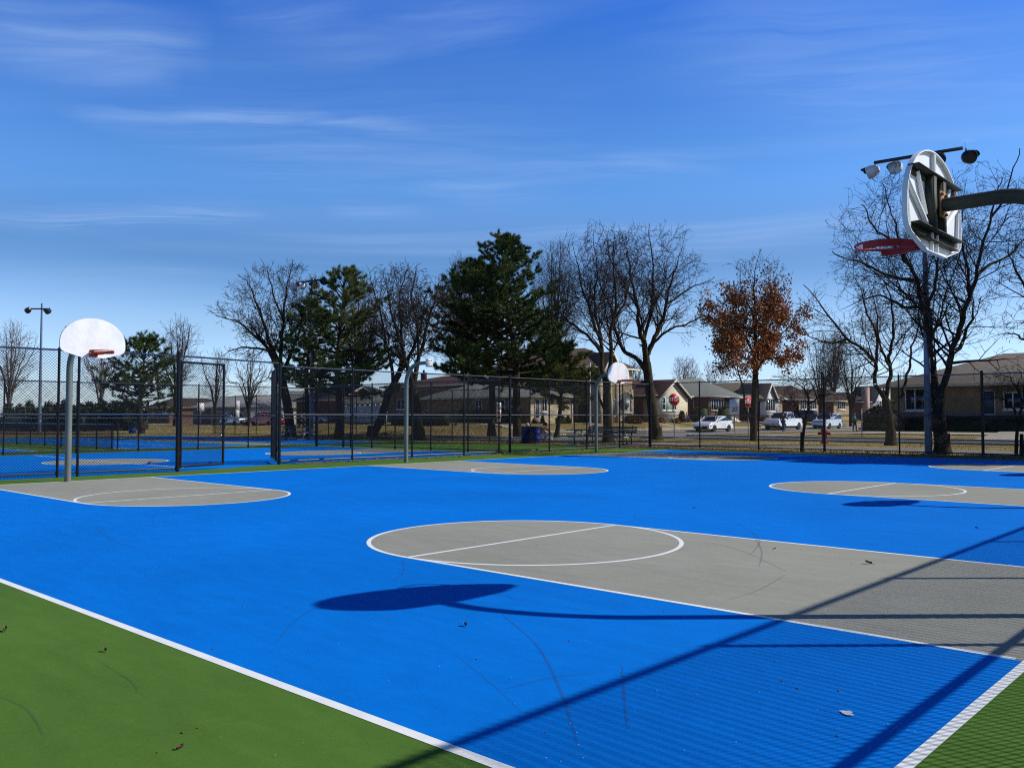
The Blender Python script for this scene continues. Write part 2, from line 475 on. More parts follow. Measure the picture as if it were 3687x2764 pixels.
def wisp(p, q, wpx, amp, seed):
    A, B = sheet(*p), sheet(*q); d = B-A; L = np.linalg.norm(d); d = d/L
    mx_, my_ = (p[0]+q[0])/2, (p[1]+q[1])/2
    w = np.linalg.norm(sheet(mx_, my_+wpx/2)-sheet(mx_, my_-wpx/2))
    sub = N.new('ShaderNodeVectorMath'); sub.operation = 'SUBTRACT'; sub.inputs[1].default_value = (A[0], A[1], 0); Lk.new(jv.outputs[0], sub.inputs[0])
    def dot(v):
        n = N.new('ShaderNodeVectorMath'); n.operation = 'DOT_PRODUCT'; n.inputs[1].default_value = (v[0], v[1], 0); Lk.new(sub.outputs[0], n.inputs[0]); return n.outputs['Value']
    t = mth('DIVIDE', dot(d), L); s_ = mth('DIVIDE', dot((-d[1], d[0])), w)
    g = mth('POWER', 2.718, mth('MULTIPLY', mth('MULTIPLY', s_, s_), -2.2))
    tt = mth('SUBTRACT', mth('MULTIPLY', t, 2.0), 1.0)
    e_ = mth('MAXIMUM', mth('SUBTRACT', 1.0, mth('MULTIPLY', tt, tt)), 0.0)
    r_ = fibA if seed % 2 == 0 else fibB
    return mth('MULTIPLY', mth('MULTIPLY', mth('MULTIPLY', g, e_), r_), amp)
for k, (p, q, w, am) in enumerate([
    ((-120, 50), (430, 105), 80, .62), ((-80, 128), (380, 162), 48, .5), ((200, 270), (740, 238), 34, .75), ((640, 243), (960, 282), 24, .5), ((-60, 488), (600, 458), 30, .85),
    ((900, 428), (1160, 376), 44, .4), ((1080, 384), (1640, 350), 34, .4), ((420, -10), (900, 60), 90, .45), ((800, 10), (1180, 90), 80, .35), ((1480, 10), (2060, 200), 150, .42),
    ((300, 330), (1300, 330), 150, .30), ((700, 465), (930, 455), 24, .4), ((1650, 120), (2300, 260), 140, .25), ((-100, 640), (500, 600), 60, .2), ((2085, 309), (2130, 305), 5, .6)]):
    cl = mth('ADD', cl, wisp(p, q, w, am*.66, k))

fade = mth('MINIMUM', mth('MULTIPLY', mth('MAXIMUM', mth('SUBTRACT', sp.outputs['Z'], .07), 0.0), 7.0), 1.0)
cl = mth('MULTIPLY', mth('MULTIPLY', cl, fade), CLOUD)
hs = N.new('ShaderNodeHueSaturation'); hs.inputs['Saturation'].default_value = SKYSAT
Lk.new(sk.outputs[0], hs.inputs['Color'])
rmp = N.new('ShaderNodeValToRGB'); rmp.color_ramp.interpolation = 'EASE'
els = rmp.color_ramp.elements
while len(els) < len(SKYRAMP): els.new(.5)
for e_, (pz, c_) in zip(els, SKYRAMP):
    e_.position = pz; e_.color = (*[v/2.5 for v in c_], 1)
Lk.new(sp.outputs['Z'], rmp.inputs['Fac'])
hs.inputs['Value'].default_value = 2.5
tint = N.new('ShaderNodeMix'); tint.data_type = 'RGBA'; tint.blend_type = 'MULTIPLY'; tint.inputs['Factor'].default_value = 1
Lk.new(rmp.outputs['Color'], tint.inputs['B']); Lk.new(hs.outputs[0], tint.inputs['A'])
mx = N.new('ShaderNodeMix'); mx.data_type = 'RGBA'
Lk.new(cl, mx.inputs['Factor']); Lk.new(tint.outputs['Result'], mx.inputs['A'])
mx.inputs['B'].default_value = (*[c/SKYS for c in (.42, .60, .95)], 1)
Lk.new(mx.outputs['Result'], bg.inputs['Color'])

SC.view_settings.view_transform = 'Standard'; SC.view_settings.look = 'None'
SC.view_settings.exposure = 0; SC.view_settings.gamma = 1; SC.view_settings.use_curve_mapping = False
SC.cycles.filter_width = 1.15; SC.cycles.max_bounces = 6; SC.cycles.transparent_max_bounces = 16
try:
    SC.cycles.use_denoising = False
except Exception:
    pass

# ------------------------------------------------------------------ ground
def grass_mat():
    m = mat('dormant lawn', (.21, .145, .055), .95)
    nt = m.node_tree; N = nt.nodes; Lk = nt.links; b = N['Principled BSDF']; b.inputs['Specular IOR Level'].default_value = .1
    tc = N.new('ShaderNodeTexCoord')
    def nz(s, d):
        n = N.new('ShaderNodeTexNoise'); n.inputs['Scale'].default_value = s; n.inputs['Detail'].default_value = d
        Lk.new(tc.outputs['Object'], n.inputs['Vector']); return n.outputs['Fac']
    r1 = N.new('ShaderNodeValToRGB'); e = r1.color_ramp.elements
    e[0].position = .3; e[0].color = (.19, .155, .055, 1); e[1].position = .72; e[1].color = (.50, .385, .17, 1)
    x = e.new(.5); x.color = (.34, .255, .095, 1)
    Lk.new(nz(.22, 6), r1.inputs['Fac'])
    r2 = N.new('ShaderNodeValToRGB'); r2.color_ramp.elements[0].position = .3; r2.color_ramp.elements[0].color = (.55, .55, .5, 1)
    r2.color_ramp.elements[1].position = .7; r2.color_ramp.elements[1].color = (1.2, 1.2, 1.15, 1)
    Lk.new(nz(7, 6), r2.inputs['Fac'])
    mx = N.new('ShaderNodeMix'); mx.data_type = 'RGBA'; mx.blend_type = 'MULTIPLY'; mx.inputs['Factor'].default_value = 1
    Lk.new(r1.outputs[0], mx.inputs['A']); Lk.new(r2.outputs[0], mx.inputs['B']); Lk.new(mx.outputs['Result'], b.inputs['Base Color'])
    bp = N.new('ShaderNodeBump'); bp.inputs['Strength'].default_value = .8; bp.inputs['Distance'].default_value = .05
    Lk.new(nz(35, 3), bp.inputs['Height']); Lk.new(bp.outputs[0], b.inputs['Normal'])
    return m
M['grass'] = grass_mat()

gx = np.r_[-2400, -1400, -800, -500, -350, np.arange(-260, -110, 15), np.arange(-110, 30, 2.5), 60, 120, 240, 500, 1000, 2000]
gy = np.r_[-2000, -800, -300, -100, -40, np.arange(-10, 160, 2.5), 180, 220, 300, 450, 700, 1100, 1800, 2800]
XX, YY = np.meshgrid(gx, gy, indexing='ij')
ZZ = hgt(XX, YY)
nx, ny = XX.shape
i, j = np.meshgrid(np.arange(nx-1), np.arange(ny-1), indexing='ij')
q = (i*ny+j).ravel()
mb = MB().add(np.stack([XX, YY, ZZ], -1).reshape(-1, 3), np.stack([q, q+ny, q+ny+1, q+1], 1))
struct(mb.build('ground', M['grass'], smooth=True))

def flat(name, polys, m, kind='structure'):
    mb = MB()
    for pts, z in polys:
        mb.poly(pts, z)
    return struct(mb.build(name, m), kind)

def rect(x0, y0, x1, y1):
    return [(x0, y0), (x1, y0), (x1, y1), (x0, y1)]

# streets and walks
flat('street', [(rect(-150, 33.2, -32.2, 42.5), .004), (rect(-32.2, 40.0, 160, 46.2), .004), (rect(-40.4, 42.5, -32.2, 330), .0045)], M['asphalt'])
flat('path', [(rect(-150, 29.2, 60, 32.6), .004)], M['asphalt'])
kb = MB()
for x0, y0, x1, y1 in ((-150, 42.5, -41.5, 42.65), (-40.55, 43.6, -40.4, 330), (-31.2, 39.85, 160, 40.0), (-30.8, 46.2, 160, 46.35), (-32.2, 47.6, -32.05, 330), (-150, 33.05, -33, 33.2)):
    kb.box(x0, y0, -.05, x1, y1, .13)
def cornerkerb(cx, cy, r, a0, a1):
    t = np.linspace(a0, a1, 9)
    P = [(cx+r*cos(a), cy+r*sin(a), .04) for a in t]
    for p, q in zip(P[:-1], P[1:]):
        kb.obox(p, q, .15, .18)
cornerkerb(-41.5, 43.6, 1.02, -pi/2, 0)
cornerkerb(-30.8, 47.6, 1.33, pi, 1.5*pi)
struct(kb.build('kerb', M['curb']))
sw = MB()
def walk(x0, y0, x1, y1):      # footpaths draped on the terrain
    nx = max(1, int(abs(x1-x0)/2.5)); ny = max(1, int(abs(y1-y0)/2.5))
    a = np.linspace(x0, x1, nx+1); b = np.linspace(y0, y1, ny+1)
    A, B = np.meshgrid(a, b, indexing='ij')
    V = np.stack([A, B, hgt(A, B)+.05], -1).reshape(-1, 3)
    i, j = np.meshgrid(np.arange(nx), np.arange(ny), indexing='ij'); q = (i*(ny+1)+j).ravel()
    sw.add(V, np.stack([q, q+ny+1, q+ny+2, q+1], 1))
walk(-28.2, 38.3, -26.7, 39.8); walk(-28.2, 46.4, -26.7, 200); walk(-46.2, 44.6, -44.7, 220); walk(-120, 44.8, -46.2, 46.2)
walk(-26.7, 51.5, 60, 53.0)
for y in (57.5, 68.4, 78.6, 90.6, 102.5, 113, 125):      # front walks to the doors
    walk(-52, y, -46.2, y+1.1)
struct(sw.build('sidewalk', M['concrete']))
walkd = MB()
sw = walkd
walk(-13.6, 46.4, -10.0, 56.5); walk(-52.5, 107.0, -40.6, 110.0); walk(-92, 42.7, -88, 60)
struct(sw.build('driveway', M['concrete']))

# ------------------------------------------------------------------ courts
BX = -19.1                       # far baseline
YC = (0.0, 10.03, 19.55)         # court axes
FTL = (-13.80, -14.05, -13.92); FTR = (-5.62, -5.47, -5.28)
KH, LW, RC = 1.83, .05, 1.83
EDGE = [(-20.95, -30), (-20.5, 3.15), (-21.6, 6.85), (-21.8, 25.45)]     # line of the west fence
flat('court_apron', [([(2.6, 25.45)]+EDGE[::-1]+[(2.6, -30)], .0030)], M['green'])
flat('court_surface', [(rect(BX, -5.07, -.01, 24.2), .0036)], M['blue'])

def arc(cx, cy, r, a0, a1, n=48):
    return [(cx+r*cos(a), cy+r*sin(a)) for a in np.linspace(a0, a1, n)]
keys = []
for yc, fl, fr in zip(YC, FTL, FTR):
    keys.append(([(BX, yc-KH)]+arc(fl, yc, KH, -pi/2, pi/2)+[(BX, yc+KH)], .0042))
    keys.append(([(-.02, yc+KH)]+arc(fr, yc, KH, pi/2, 1.5*pi)+[(-.02, yc-KH)], .0042))
flat('court_key', keys, M['grey'])

ln = MB(); ZL = .0048
def line(p, q, w=LW, z=ZL): ln.strip([p, q], w, z)
for yc, fl, fr in zip(YC, FTL, FTR):
    for f, b in ((fl, BX+.06), (fr, -.1)):
        for s in (-1, 1): line((b, yc+s*(KH-LW/2)), (f, yc+s*(KH-LW/2)))
        line((f, yc-KH+LW), (f, yc+KH-LW))
        ln.strip(arc(f, yc, RC-LW/2, 0, 2*pi, 97), LW, ZL+.0004)
line((-.026, -5.07), (-.026, 24.2), .060, ZL+.0008); line((BX+.03, -5.07), (BX+.03, 24.2), .062, ZL+.0008)
line((BX, -5.07+.03), (0, -5.07+.03), .064, ZL+.0002)
struct(ln.build('court_markings', M['line']))

# neighbouring courts beyond the fence
flat('second_court_apron', [([(-62, 25.45), (-62, -30)]+[(x-.01, y) for x, y in EDGE], .0030)], M['green'])
flat('second_court_surface', [([(-33.7, 16.8), (-33.7, -30)]+[(x-.03, y) for x, y in EDGE[:3]]+[(-21.73, 16.8)], .0036), (rect(-80, -30, -36.5, 5.6), .0036), (rect(-60, 9.2, -36.4, 15.7), .0036), (rect(-60, 18.1, -36.4, 23.2), .0036)], M['blue'])
flat('second_court_key', [([(-29.3, 16.8)]+arc(-27.5, 12.2, 1.83, pi, 2*pi)+[(-25.7, 16.8)], .0042), (arc(-26.9, 4.05, 1.83, 0, 2*pi, 60)[:-1], .0042), (rect(-60, 16.2, -36.4, 17.5), .0036)], M['grey'])
l2 = MB()
l2.strip(arc(-26.9, 4.05, 1.8, 0, 2*pi, 80), .05, .0048); l2.strip(arc(-27.5, 12.2, 1.8, 0, 2*pi, 80), .05, .0048)
for p, q in (((-33.3, 4.1), (-22.0, 4.1)), ((-29.3, 12.2), (-29.3, 16.8)), ((-25.7, 12.2), (-25.7, 16.8)), ((-29.3, 12.2), (-25.7, 12.2)), ((-60, 5.5), (-36.5, 5.5)),
             ((-60, 9.3), (-36.5, 9.3)), ((-36.5, 9.3), (-36.5, 15.6)), ((-60, 15.6), (-36.5, 15.6)), ((-60, 12.5), (-40, 12.5)), ((-60, 18.2), (-36.5, 18.2)), ((-60, 23.1), (-36.5, 23.1))):
    l2.strip([p, q], .055, .0052)
struct(l2.build('second_court_markings', M['line']))
flat('clay_strip', [([(-82, 10), (-73, 13), (-84, 29), (-93, 27)], .004)], M['clay'])

# scuffs, drips and chips on the coating
sc = MB()
def scuff(pts, w):
    P = [G(x, y) for x, y in pts]
    n = len(P); t = np.linspace(0, n-1, 9*(n-1)+1); P = np.array(P)
    Q = []
    for u in t:                              # Catmull-Rom
        i = min(int(u), n-2); f = u-i
        a, b, c, d = P[max(i-1, 0)], P[i], P[i+1], P[min(i+2, n-1)]
        Q.append(.5*((2*b)+(-a+c)*f+(2*a-5*b+4*c-d)*f*f+(-a+3*b-3*c+d)*f**3))
    ww = .6*w*np.sin(np.linspace(.15, pi-.15, len(Q)))**.5
    sc.strip(Q, ww, .0064+.00008*len(sc.V))
for pts, w in (
    ([(1085, 1328), (1160, 1395), (1210, 1490), (1248, 1608)], .035), ([(1344, 1440), (1348, 1500), (1356, 1575)], .03),
    ([(208, 1140), (250, 1170), (335, 1192)], .03), ([(150, 1222), (270, 1185), (480, 1160)], .03), ([(335, 1105), (330, 1130), (350, 1142)], .02),
    ([(600, 1385), (640, 1340), (720, 1290)], .02), ([(360, 1335), (440, 1315), (470, 1312)], .02), ([(870, 1210), (872, 1235), (848, 1255)], .03),
    ([(1500, 1100), (1590, 1130), (1640, 1165), (1620, 1200)], .03), ([(1625, 1150), (1645, 1190), (1640, 1225)], .03), ([(970, 1250), (1050, 1278), (1140, 1300)], .025),
    ([(1090, 1490), (1190, 1465), (1290, 1455)], .025), ([(1200, 1110), (1250, 1100), (1300, 1098)], .03), ([(1376, 1105), (1372, 1118), (1390, 1128)], .02),
    ([(640, 1085), (720, 1072), (800, 1066)], .03), ([(1500, 1165), (1600, 1190), (1700, 1235)], .03), ([(0, 1505), (60, 1535), (95, 1590)], .02), ([(200, 1420), (280, 1470), (300, 1500)], .015),
    ([(1700, 1240), (1640, 1275), (1560, 1300)], .02), ([(965, 1400), (1060, 1475), (1130, 1540)], .015)):
    scuff(pts, w)
struct(sc.build('shoe_scuffs', film_mat('scuff film', (.02, .03, .06), .2)), 'stuff')
ch = MB(); r = random.Random(5)
def chip(x, y, s, sx=1.0):
    p = G(x, y); n = r.randint(5, 8)
    ch.poly([(p[0]+s*r.uniform(.5, 1.1)*cos(a)*sx, p[1]+s*r.uniform(.5, 1.1)*sin(a)) for a in np.linspace(0, 2*pi, n+1)[:-1]], .0085+.00005*len(ch.V))
for k in range(8): chip(1828+r.uniform(-9, 9), 1542+r.uniform(-4, 4), .02)
for x, y in ((1918, 1566), (1936, 1572), (1942, 1578), (1930, 1576), (1948, 1575), (1960, 1579), (1976, 1583), (1946, 1566), (1880, 1573), (1250, 1612), (1265, 1386), (1246, 1585), (1232, 1565), (1986, 1412), (1506, 1502), (1180, 1640), (1212, 1648), (1890, 1480), (1640, 1498), (1766, 1536), (1260, 1640)):
    chip(x, y, r.uniform(.004, .0036))
for k in range(45):
    chip(r.uniform(200, 2150), r.uniform(1080, 1650), r.uniform(.0015, .004))
struct(ch.build('paint_chips', mat('worn through paint', (.50, .55, .60), .8)), 'stuff')
st = MB()
for k in range(26):
    p = G(r.uniform(20, 2190), r.uniform(1060, 1650)**1.0); s = r.uniform(.003, .0065)
    st.box(p[0]-s, p[1]-s*.6, .004, p[0]+s, p[1]+s*.6, .005+s*.6)
for k in range(3200):      # leaf scraps blown along the foot of the fences
    if k % 3 == 0: x, y = -21.2+abs(r.gauss(0, .25))*r.choice((1, -.6)), r.uniform(7.2, 25)
    else: x, y = r.uniform(-21.6, -3), 25.5+r.gauss(0, .35)
    s = r.uniform(.015, .06); a = r.uniform(0, pi)
    st.add([(x+s*cos(a), y+s*sin(a), .03), (x-s*.5*sin(a), y+s*.5*cos(a), .02+s*.6), (x-s*cos(a), y-s*sin(a), .03), (x+s*.5*sin(a), y-s*.5*cos(a), .025)], [(0, 1, 2, 3)])
struct(st.build('leaf_scraps', M['fallen']), 'stuff')
flat('leaf_litter_strip', [(rect(-21.7, 25.46, 60, 27.0), .0034)], M['litter'])
# coarse winter grass tufts between the fence and the park path
tf = MB()
P0 = []; P1 = []
for k in range(9000):
    x = r.uniform(-70, 6); y = r.choice((r.uniform(26.2, 29), r.uniform(32.8, 39.7), r.uniform(26.6, 28)))
    if x < -31 and y > 32: continue
    h = r.uniform(.03, .10)
    P0.append((x, y, 0)); P1.append((x+r.gauss(0, .03), y+r.gauss(0, .03), h))
tf.segs(P0, P1, np.full(len(P0), .012), np.full(len(P0), .002), 3)
struct(tf.build('dry_grass', mat('straw grass blades', (.27, .19, .075), .9, rgb2=(.17, .13, .045), vs=1.2)), 'stuff')

LEAVES = [(1005, 1353, .035, 'dark curled leaf on the blue court under the long backboard shadow'), (1877, 1219, .05, 'brown leaf lying on the grey key left of the fence shadow'),
          (1674, 1187, .03, 'small pale leaf on the grey key near its far white line'), (10, 1364, .045, 'tan curled leaf on the green apron at the left edge'),
          (227, 1408, .03, 'dark seed leaf with a stalk on the green apron'), (2110, 1142, .03, 'dark leaf on the far blue court near the right edge'),
          (388, 1620, .025, 'small black leaf on the green apron low in the picture'), (1500, 1098, .03, 'dark leaf on the blue court beyond the big circle')]
for x, y, s, lab in LEAVES:
    p = G(x, y); lb = MB()
    n = 7; V = []
    for i in range(n):
        t = i/(n-1); w = s*.55*sin(pi*min(max(t, .04), .96))**.8
        for jj in (-1, -.35, .35, 1):
            V.append(((t-.5)*2*s, jj*w, .012+s*.9*(jj*jj)*.8+s*.5*t*t+.004*jj))
    lb.add(V, [(i*4+j, i*4+j+1, i*4+j+5, i*4+j+4) for i in range(n-1) for j in range(3)])
    lb.tube([(-s, 0, .0042), (-s*1.5, .1*s, .02), (-s*1.9, .3*s, .012)], s*.05, 4)
    lb.V = [v*.62 for v in lb.V]
    tag(lb.build('fallen_leaf', M['fallen'], loc=(p[0], p[1], .0), rz=rnd.uniform(0, 6)), lab, 'leaf', 'leaves on the court')

# ------------------------------------------------------------------ basketball hoops
def hoop_arm(end=1.06):
    P = [(0, 0, 0), (0, 0, 1.2), (0, 0, 2.2), (0, 0, 2.528)]
    P += [(.63-.63*cos(a), 0, 2.528+.63*sin(a)) for a in np.linspace(.12, pi/2-.05, 11)]
    P += [(.72, 0, 3.158), (end, 0, 3.158)]
    return P

def fan():
    H = [(-.24, 2.765), (.24, 2.765), (.60, 2.862), (.665, 2.91), (.69, 2.97), (.69, 3.08)]
    t = np.linspace(0, pi, 25)
    H += [(.69*cos(a)**1 if abs(cos(a)) > 1e-6 else 0, 3.08+.525*sin(a)) for a in t[1:-1]]
    return H+[(-.69, 3.08), (-.69, 2.97), (-.665, 2.91), (-.60, 2.862)]

def make_hoop(label, loc, rz, board=True, rimmat='orange', group='basketball hoops'):
    t = thing('basketball_hoop', label, 'basketball hoop', loc, rz, group)
    mb = MB(); P = hoop_arm(1.03 if board else 1.04)
    R = [.068]*4+list(np.linspace(.068, .058, 11))+[.056, .056]
    mb.tube(P, R, 14)
    o = mb.build('pole', M['arm' if rimmat == 'redrim' else 'pole'], t); autosmooth(o)
    if not board:
        pb = MB(); pb.box(1.04, -.13, 3.03, 1.075, .13, 3.29); pb.box(1.076, -.10, 3.07, 1.083, .10, 3.10); pb.box(1.076, -.10, 3.21, 1.083, .10, 3.24)
        for y in (-.09, .09):
            for z in (3.07, 3.25): pb.lathe([(.014, 0), (.014, .022)], 8, (1.076, y, z), axis=(1, 0, 0))
        pb.build('mounting_plate', M['lamplite'], t)
        return t
    f = fan(); n = len(f); xb = 1.115
    fb = MB()                                   # sheet and its rolled rim
    fb.add([(xb+.008, y, z) for y, z in f], [tuple(range(n))])
    fb.build('backboard', M['boardface'], t)
    bb = MB()
    bb.add([(xb, y, z) for y, z in f], [tuple(range(n))[::-1]])
    c = np.array([0, 3.15])
    ins = [tuple(np.array(p)+(c-np.array(p))/np.linalg.norm(c-np.array(p))*.010) for p in f]
    V = [(xb+.008, y, z) for y, z in f]+[(xb-.034, y, z) for y, z in f]+[(xb-.034, y, z) for y, z in ins]+[(xb, y, z) for y, z in ins]
    F = []
    for k in range(3):
        F += [(k*n+i, k*n+(i+1) % n, (k+1)*n+(i+1) % n, (k+1)*n+i) for i in range(n)]
    bb.add(V, F)
    bb.tube([(xb-.016, 0, 3.40), (xb-.016, 0, 3.585)], .022, 8)
    for s in (-1, 1):
        bb.tube([(xb-.018, s*.645, 3.27), (xb-.018, s*.20, 2.985)], .021, 8)
        bb.tube([(xb-.018, s*.40, 3.37), (xb-.018, s*.215, 3.06)], .018, 8)
        bb.tube([(xb-.014, s*.60, 2.90), (xb-.014, s*.655, 3.22)], .016, 8)
        bb.tube([(xb-.014, s*.065, 2.77), (xb-.014, s*.065, 2.93)], .017, 8)
    o = bb.build('back_frame', M['board'], t); autosmooth(o)
    br = MB()                                   # galvanised angle irons and channels
    for z, w in ((3.385, .565), (2.935, .575)):
        br.box(xb-.085, -w, z, xb-.002, w, z+.009); br.box(xb-.012, -w, z-.055, xb-.003, w, z-.001)
    br.box(xb-.011, -.52, 2.868, xb-.003, .52, 2.879); br.box(xb-.055, -.52, 2.860, xb-.003, .52, 2.867)
    for y in (-.14, .10):
        br.box(xb-.072, y, 2.945, xb-.066, y+.075, 3.384); br.box(xb-.065, y, 2.945, xb-.004, y+.007, 3.384); br.box(xb-.065, y+.068, 2.945, xb-.004, y+.075, 3.384)
    br.build('angle_iron', M['arm'], t)
    pl = MB(); pl.box(xb-.088, -.075, 3.055, xb-.080, .075, 3.27)
    for y in (-.05, .05):
        for z in (3.085, 3.24): pl.lathe([(.013, 0), (.013, .02)], 6, (xb-.088, y, z), axis=(-1, 0, 0))
    pl.build('mounting_plate', M['rust'], t)
    rm = MB(); a = np.linspace(0, 2*pi, 49); cx, cz = xb+.15+.235, 2.895
    rm.tube([(cx+.232*cos(q), .232*sin(q), cz) for q in a], .0105, 8, cap=False)
    rm.tube([(cx+.232*cos(q), .232*sin(q), cz-.026) for q in np.linspace(.55*pi, 1.45*pi, 25)], .0085, 8)
    for s in (-1, 1):                           # side braces sweeping back to the plate
        Q = [(cx+.235*cos(q), s*.235*sin(q)) for q in np.linspace(.36*pi, .80*pi, 12)]
        for p, q in zip(Q[:-1], Q[1:]):
            rm.obox((p[0], p[1], cz-.028), (q[0], q[1], cz-.028), .010, .050)
        rm.obox((Q[-1][0], Q[-1][1], cz-.028), (xb+.012, s*.075, cz-.04), .010, .06)
    rm.box(xb+.009, -.09, cz-.115, xb+.019, .09, cz+.02)
    rm.prism([(xb+.02, cz-.10), (xb+.02, cz-.005), (cx-.228, cz-.005), (cx-.235, cz-.035)], lambda a_, b_, t_: (a_, t_, b_), -.055, -.048)
    rm.prism([(xb+.02, cz-.10), (xb+.02, cz-.005), (cx-.228, cz-.005), (cx-.235, cz-.035)], lambda a_, b_, t_: (a_, t_, b_), .048, .055)
    rm.box(xb+.02, -.047, cz-.012, cx-.226, .047, cz-.004)
    for q in np.linspace(.1, 2*pi, 12): rm.tube([(cx+.236*cos(q), .236*sin(q), cz-.012), (cx+.24*cos(q), .24*sin(q), cz-.03)], .004, 4)
    o = rm.build('rim', M[rimmat], t); autosmooth(o)
    return t

h1 = G(146, 1040); h2 = G(877, 998.5); h3 = G(1288, 976.5)
make_hoop('hoop before the fence left of the double gate, white board seen from the front', (h1[0], h1[1], -.085), .05)
make_hoop('gooseneck hoop post without a backboard, only a pale mounting plate on its arm', (h2[0], h2[1], -.10), 0, False)
make_hoop('far basketball hoop by the picnic table, white board turned to the right', (h3[0], h3[1], -.06), 0)
make_hoop('nearest hoop at the upper right, showing the back of its white board', (.08, -.11, 0), pi, True, 'redrim')
for k, y in ((1, 10.03), (2, 19.55)):
    make_hoop(('middle' if k == 1 else 'farthest')+' hoop of the near baseline, known by its round shadow on the blue court', (.10, y, 0), pi, True, 'redrim')

# ------------------------------------------------------------------ chain link fences
def link(mb, L, z0, z1, sp=.05, r=.0042):
    """two crossing families of diagonal wires over [0,L] x [z0,z1]"""
    P0 = []; P1 = []; h = z1-z0; st = sp*1.41421
    for sgn, off in ((1, r*.8), (-1, -r*.8)):
        for c in np.arange(-h, L, st):
            a = max(0, c); b = min(L, c+h)
            za = z0+(a-c); zb = z0+(b-c)
            if sgn < 0: za, zb = z0+z1-za, z0+z1-zb
            P0.append((a, off, za)); P1.append((b, off, zb))
    n = len(P0)
    mb.segs(P0, P1, np.full(n, r), np.full(n, r), 3)
    return mb

def fence(name, label, p0, p1, posts, H=3.0, mid=1.48, low=.10, ends=(), sp=.05, r=.0042, pr_=.030, rr=.021, group='chain link fences', wire='wire', metal='black', meshz=None):
    p0 = np.array(p0, float); p1 = np.array(p1, float); L = np.linalg.norm(p1-p0)
    t = thing(name, label, 'fence', (p0[0], p0[1], 0), atan2(p1[1]-p0[1], p1[0]-p0[0]), group)
    for k, s in enumerate(posts):
        R = .05 if k in ends else pr_
        mb = MB().tube([(s, -.05, -.2), (s, -.05, H+(.05 if k in ends else .0))], R, 10)
        mb.lathe([(R*1.15, 0), (R*1.15, .03), (R*.7, .06), (0, .075)], 10, (s, -.05, H+(.05 if k in ends else 0)))
        if mid:
            for z in (mid, low): mb.lathe([(R*1.25, -.03), (R*1.25, .03)], 10, (s, -.05, z))
        autosmooth(mb.build('post', M[metal], t))
    for nm, z in (('top_rail', H), ('middle_rail', mid), ('bottom_rail', low)):
        if z is None: continue
        mb = MB().tube([(0, -.035, z), (L*.5, -.035, z-.004), (L, -.035, z)], rr, 8); autosmooth(mb.build(nm, M['rail' if metal == 'black' else metal], t))
    mz = meshz or (.03, H+.03)
    link(MB(), L, mz[0], mz[1], sp, r).build('chain_link', M[wire], t)
    return t

def cols(cs, X=None, Y=None):
    return [onX(c, 950, X)[1] if X is not None else onY(c, 950, Y)[0] for c in cs]

PA, PB = np.array([-20.5, 3.15]), np.array([-21.58, 6.84])
fence('chain_link_fence', 'tall black fence behind the left hoop, ending at the gate', (-20.95, -12.5), PA, [0.35+2.48*k for k in range(6)]+[13.2, 15.65], ends=(7,))
ys = [6.84]+cols([753, 883, 996, 1096, 1182, 1264, 1336, 1403], X=-21.75)
L0 = ys[-1]-6.84
fence('chain_link_fence', 'tall black fence running from the gate past the boardless hoop post to the far corner', PB, (-21.75, ys[-1]), [y-6.84 for y in ys], H=2.92, ends=(0, 4, 8))
yc0 = ys[-1]
xs = cols([1403, 1513, 1640, 1782, 1944, 2124, 2320], Y=yc0)
fence('chain_link_fence', 'long black fence across the back of the courts in front of the street trees', (-21.75, yc0), (xs[-1]+9, yc0), [0.01]+[x+21.75 for x in xs[1:]]+[xs[-1]+21.75+3*k for k in (1, 2, 3)], H=2.95, mid=1.46, ends=(3, 5))
fence('chain_link_fence', 'black fence continuing along the street beyond the left courts', (-62, yc0-.1), (-21.9, yc0-.1), list(np.arange(.5, 40, 2.95)), H=2.9, mid=None, ends=(), sp=.055)
fence('chain_link_fence', 'black fence between the rotated court and the tennis courts', (-34.1, -9), (-34.1, 16.9), [onX(c, 950, -34.1)[1]+9 for c in (6.5, 164, 298, 427, 535)]+[2.5, 5.8, 9.0, 25.9], H=2.75, mid=1.36, ends=(8,))
fence('chain_link_fence', 'black fence closing the end of the rotated court behind the gate', (-34.1, 16.9), (-21.9, 16.9), [.02, 2.2, 2.75, 4.3, 5.9, 8.2, 10.4, 12.1], H=2.85, mid=1.36, ends=(1,))
fence('low_fence', 'waist high black divider fence across the tennis courts at the left', (-62, 7.85), (-35.6, 7.95), [x+62 for x in cols([38, 67, 98, 133, 170, 209, 254], Y=7.9)]+[2, 6, 10, 26.3], H=1.08, mid=None, low=.12)
fence('chain_link_fence', 'tall fence right beside the camera that throws the mesh shadow on the near court', (1.34, -16), (1.34, 27), [16.05+3.1*k for k in range(-5, 4)]+[28.45, 31.5, 34.6, 37.7, 40.8], H=3.03, mid=1.64, pr_=.034, rr=.027, r=.0042, sp=.052)
# fence with a green wind screen in front of the evergreens
wa = D(-30, 938, 80); wb = D(322, 930, 88); La = np.linalg.norm((wb-wa)[:2])
M['screen'] = mat('green wind screen cloth', (.012, .045, .042), .85, rgb2=(.02, .065, .055), vs=2)
M['greensteel'] = mat('faded green fence steel', (.10, .13, .085), .7)
wt = fence('screen_fence', 'distant fence hung with dark green wind screen below the row of evergreens', wa[:2], wb[:2], list(np.arange(.2, La, 2.9)), H=2.25, mid=1.35, low=.2, metal='greensteel', wire='greensteel', sp=.09, r=.003, pr_=.035, group='chain link fences')
MB().box(.1, .05, .15, La-.1, .06, 1.3).build('wind_screen', M['screen'], wt)

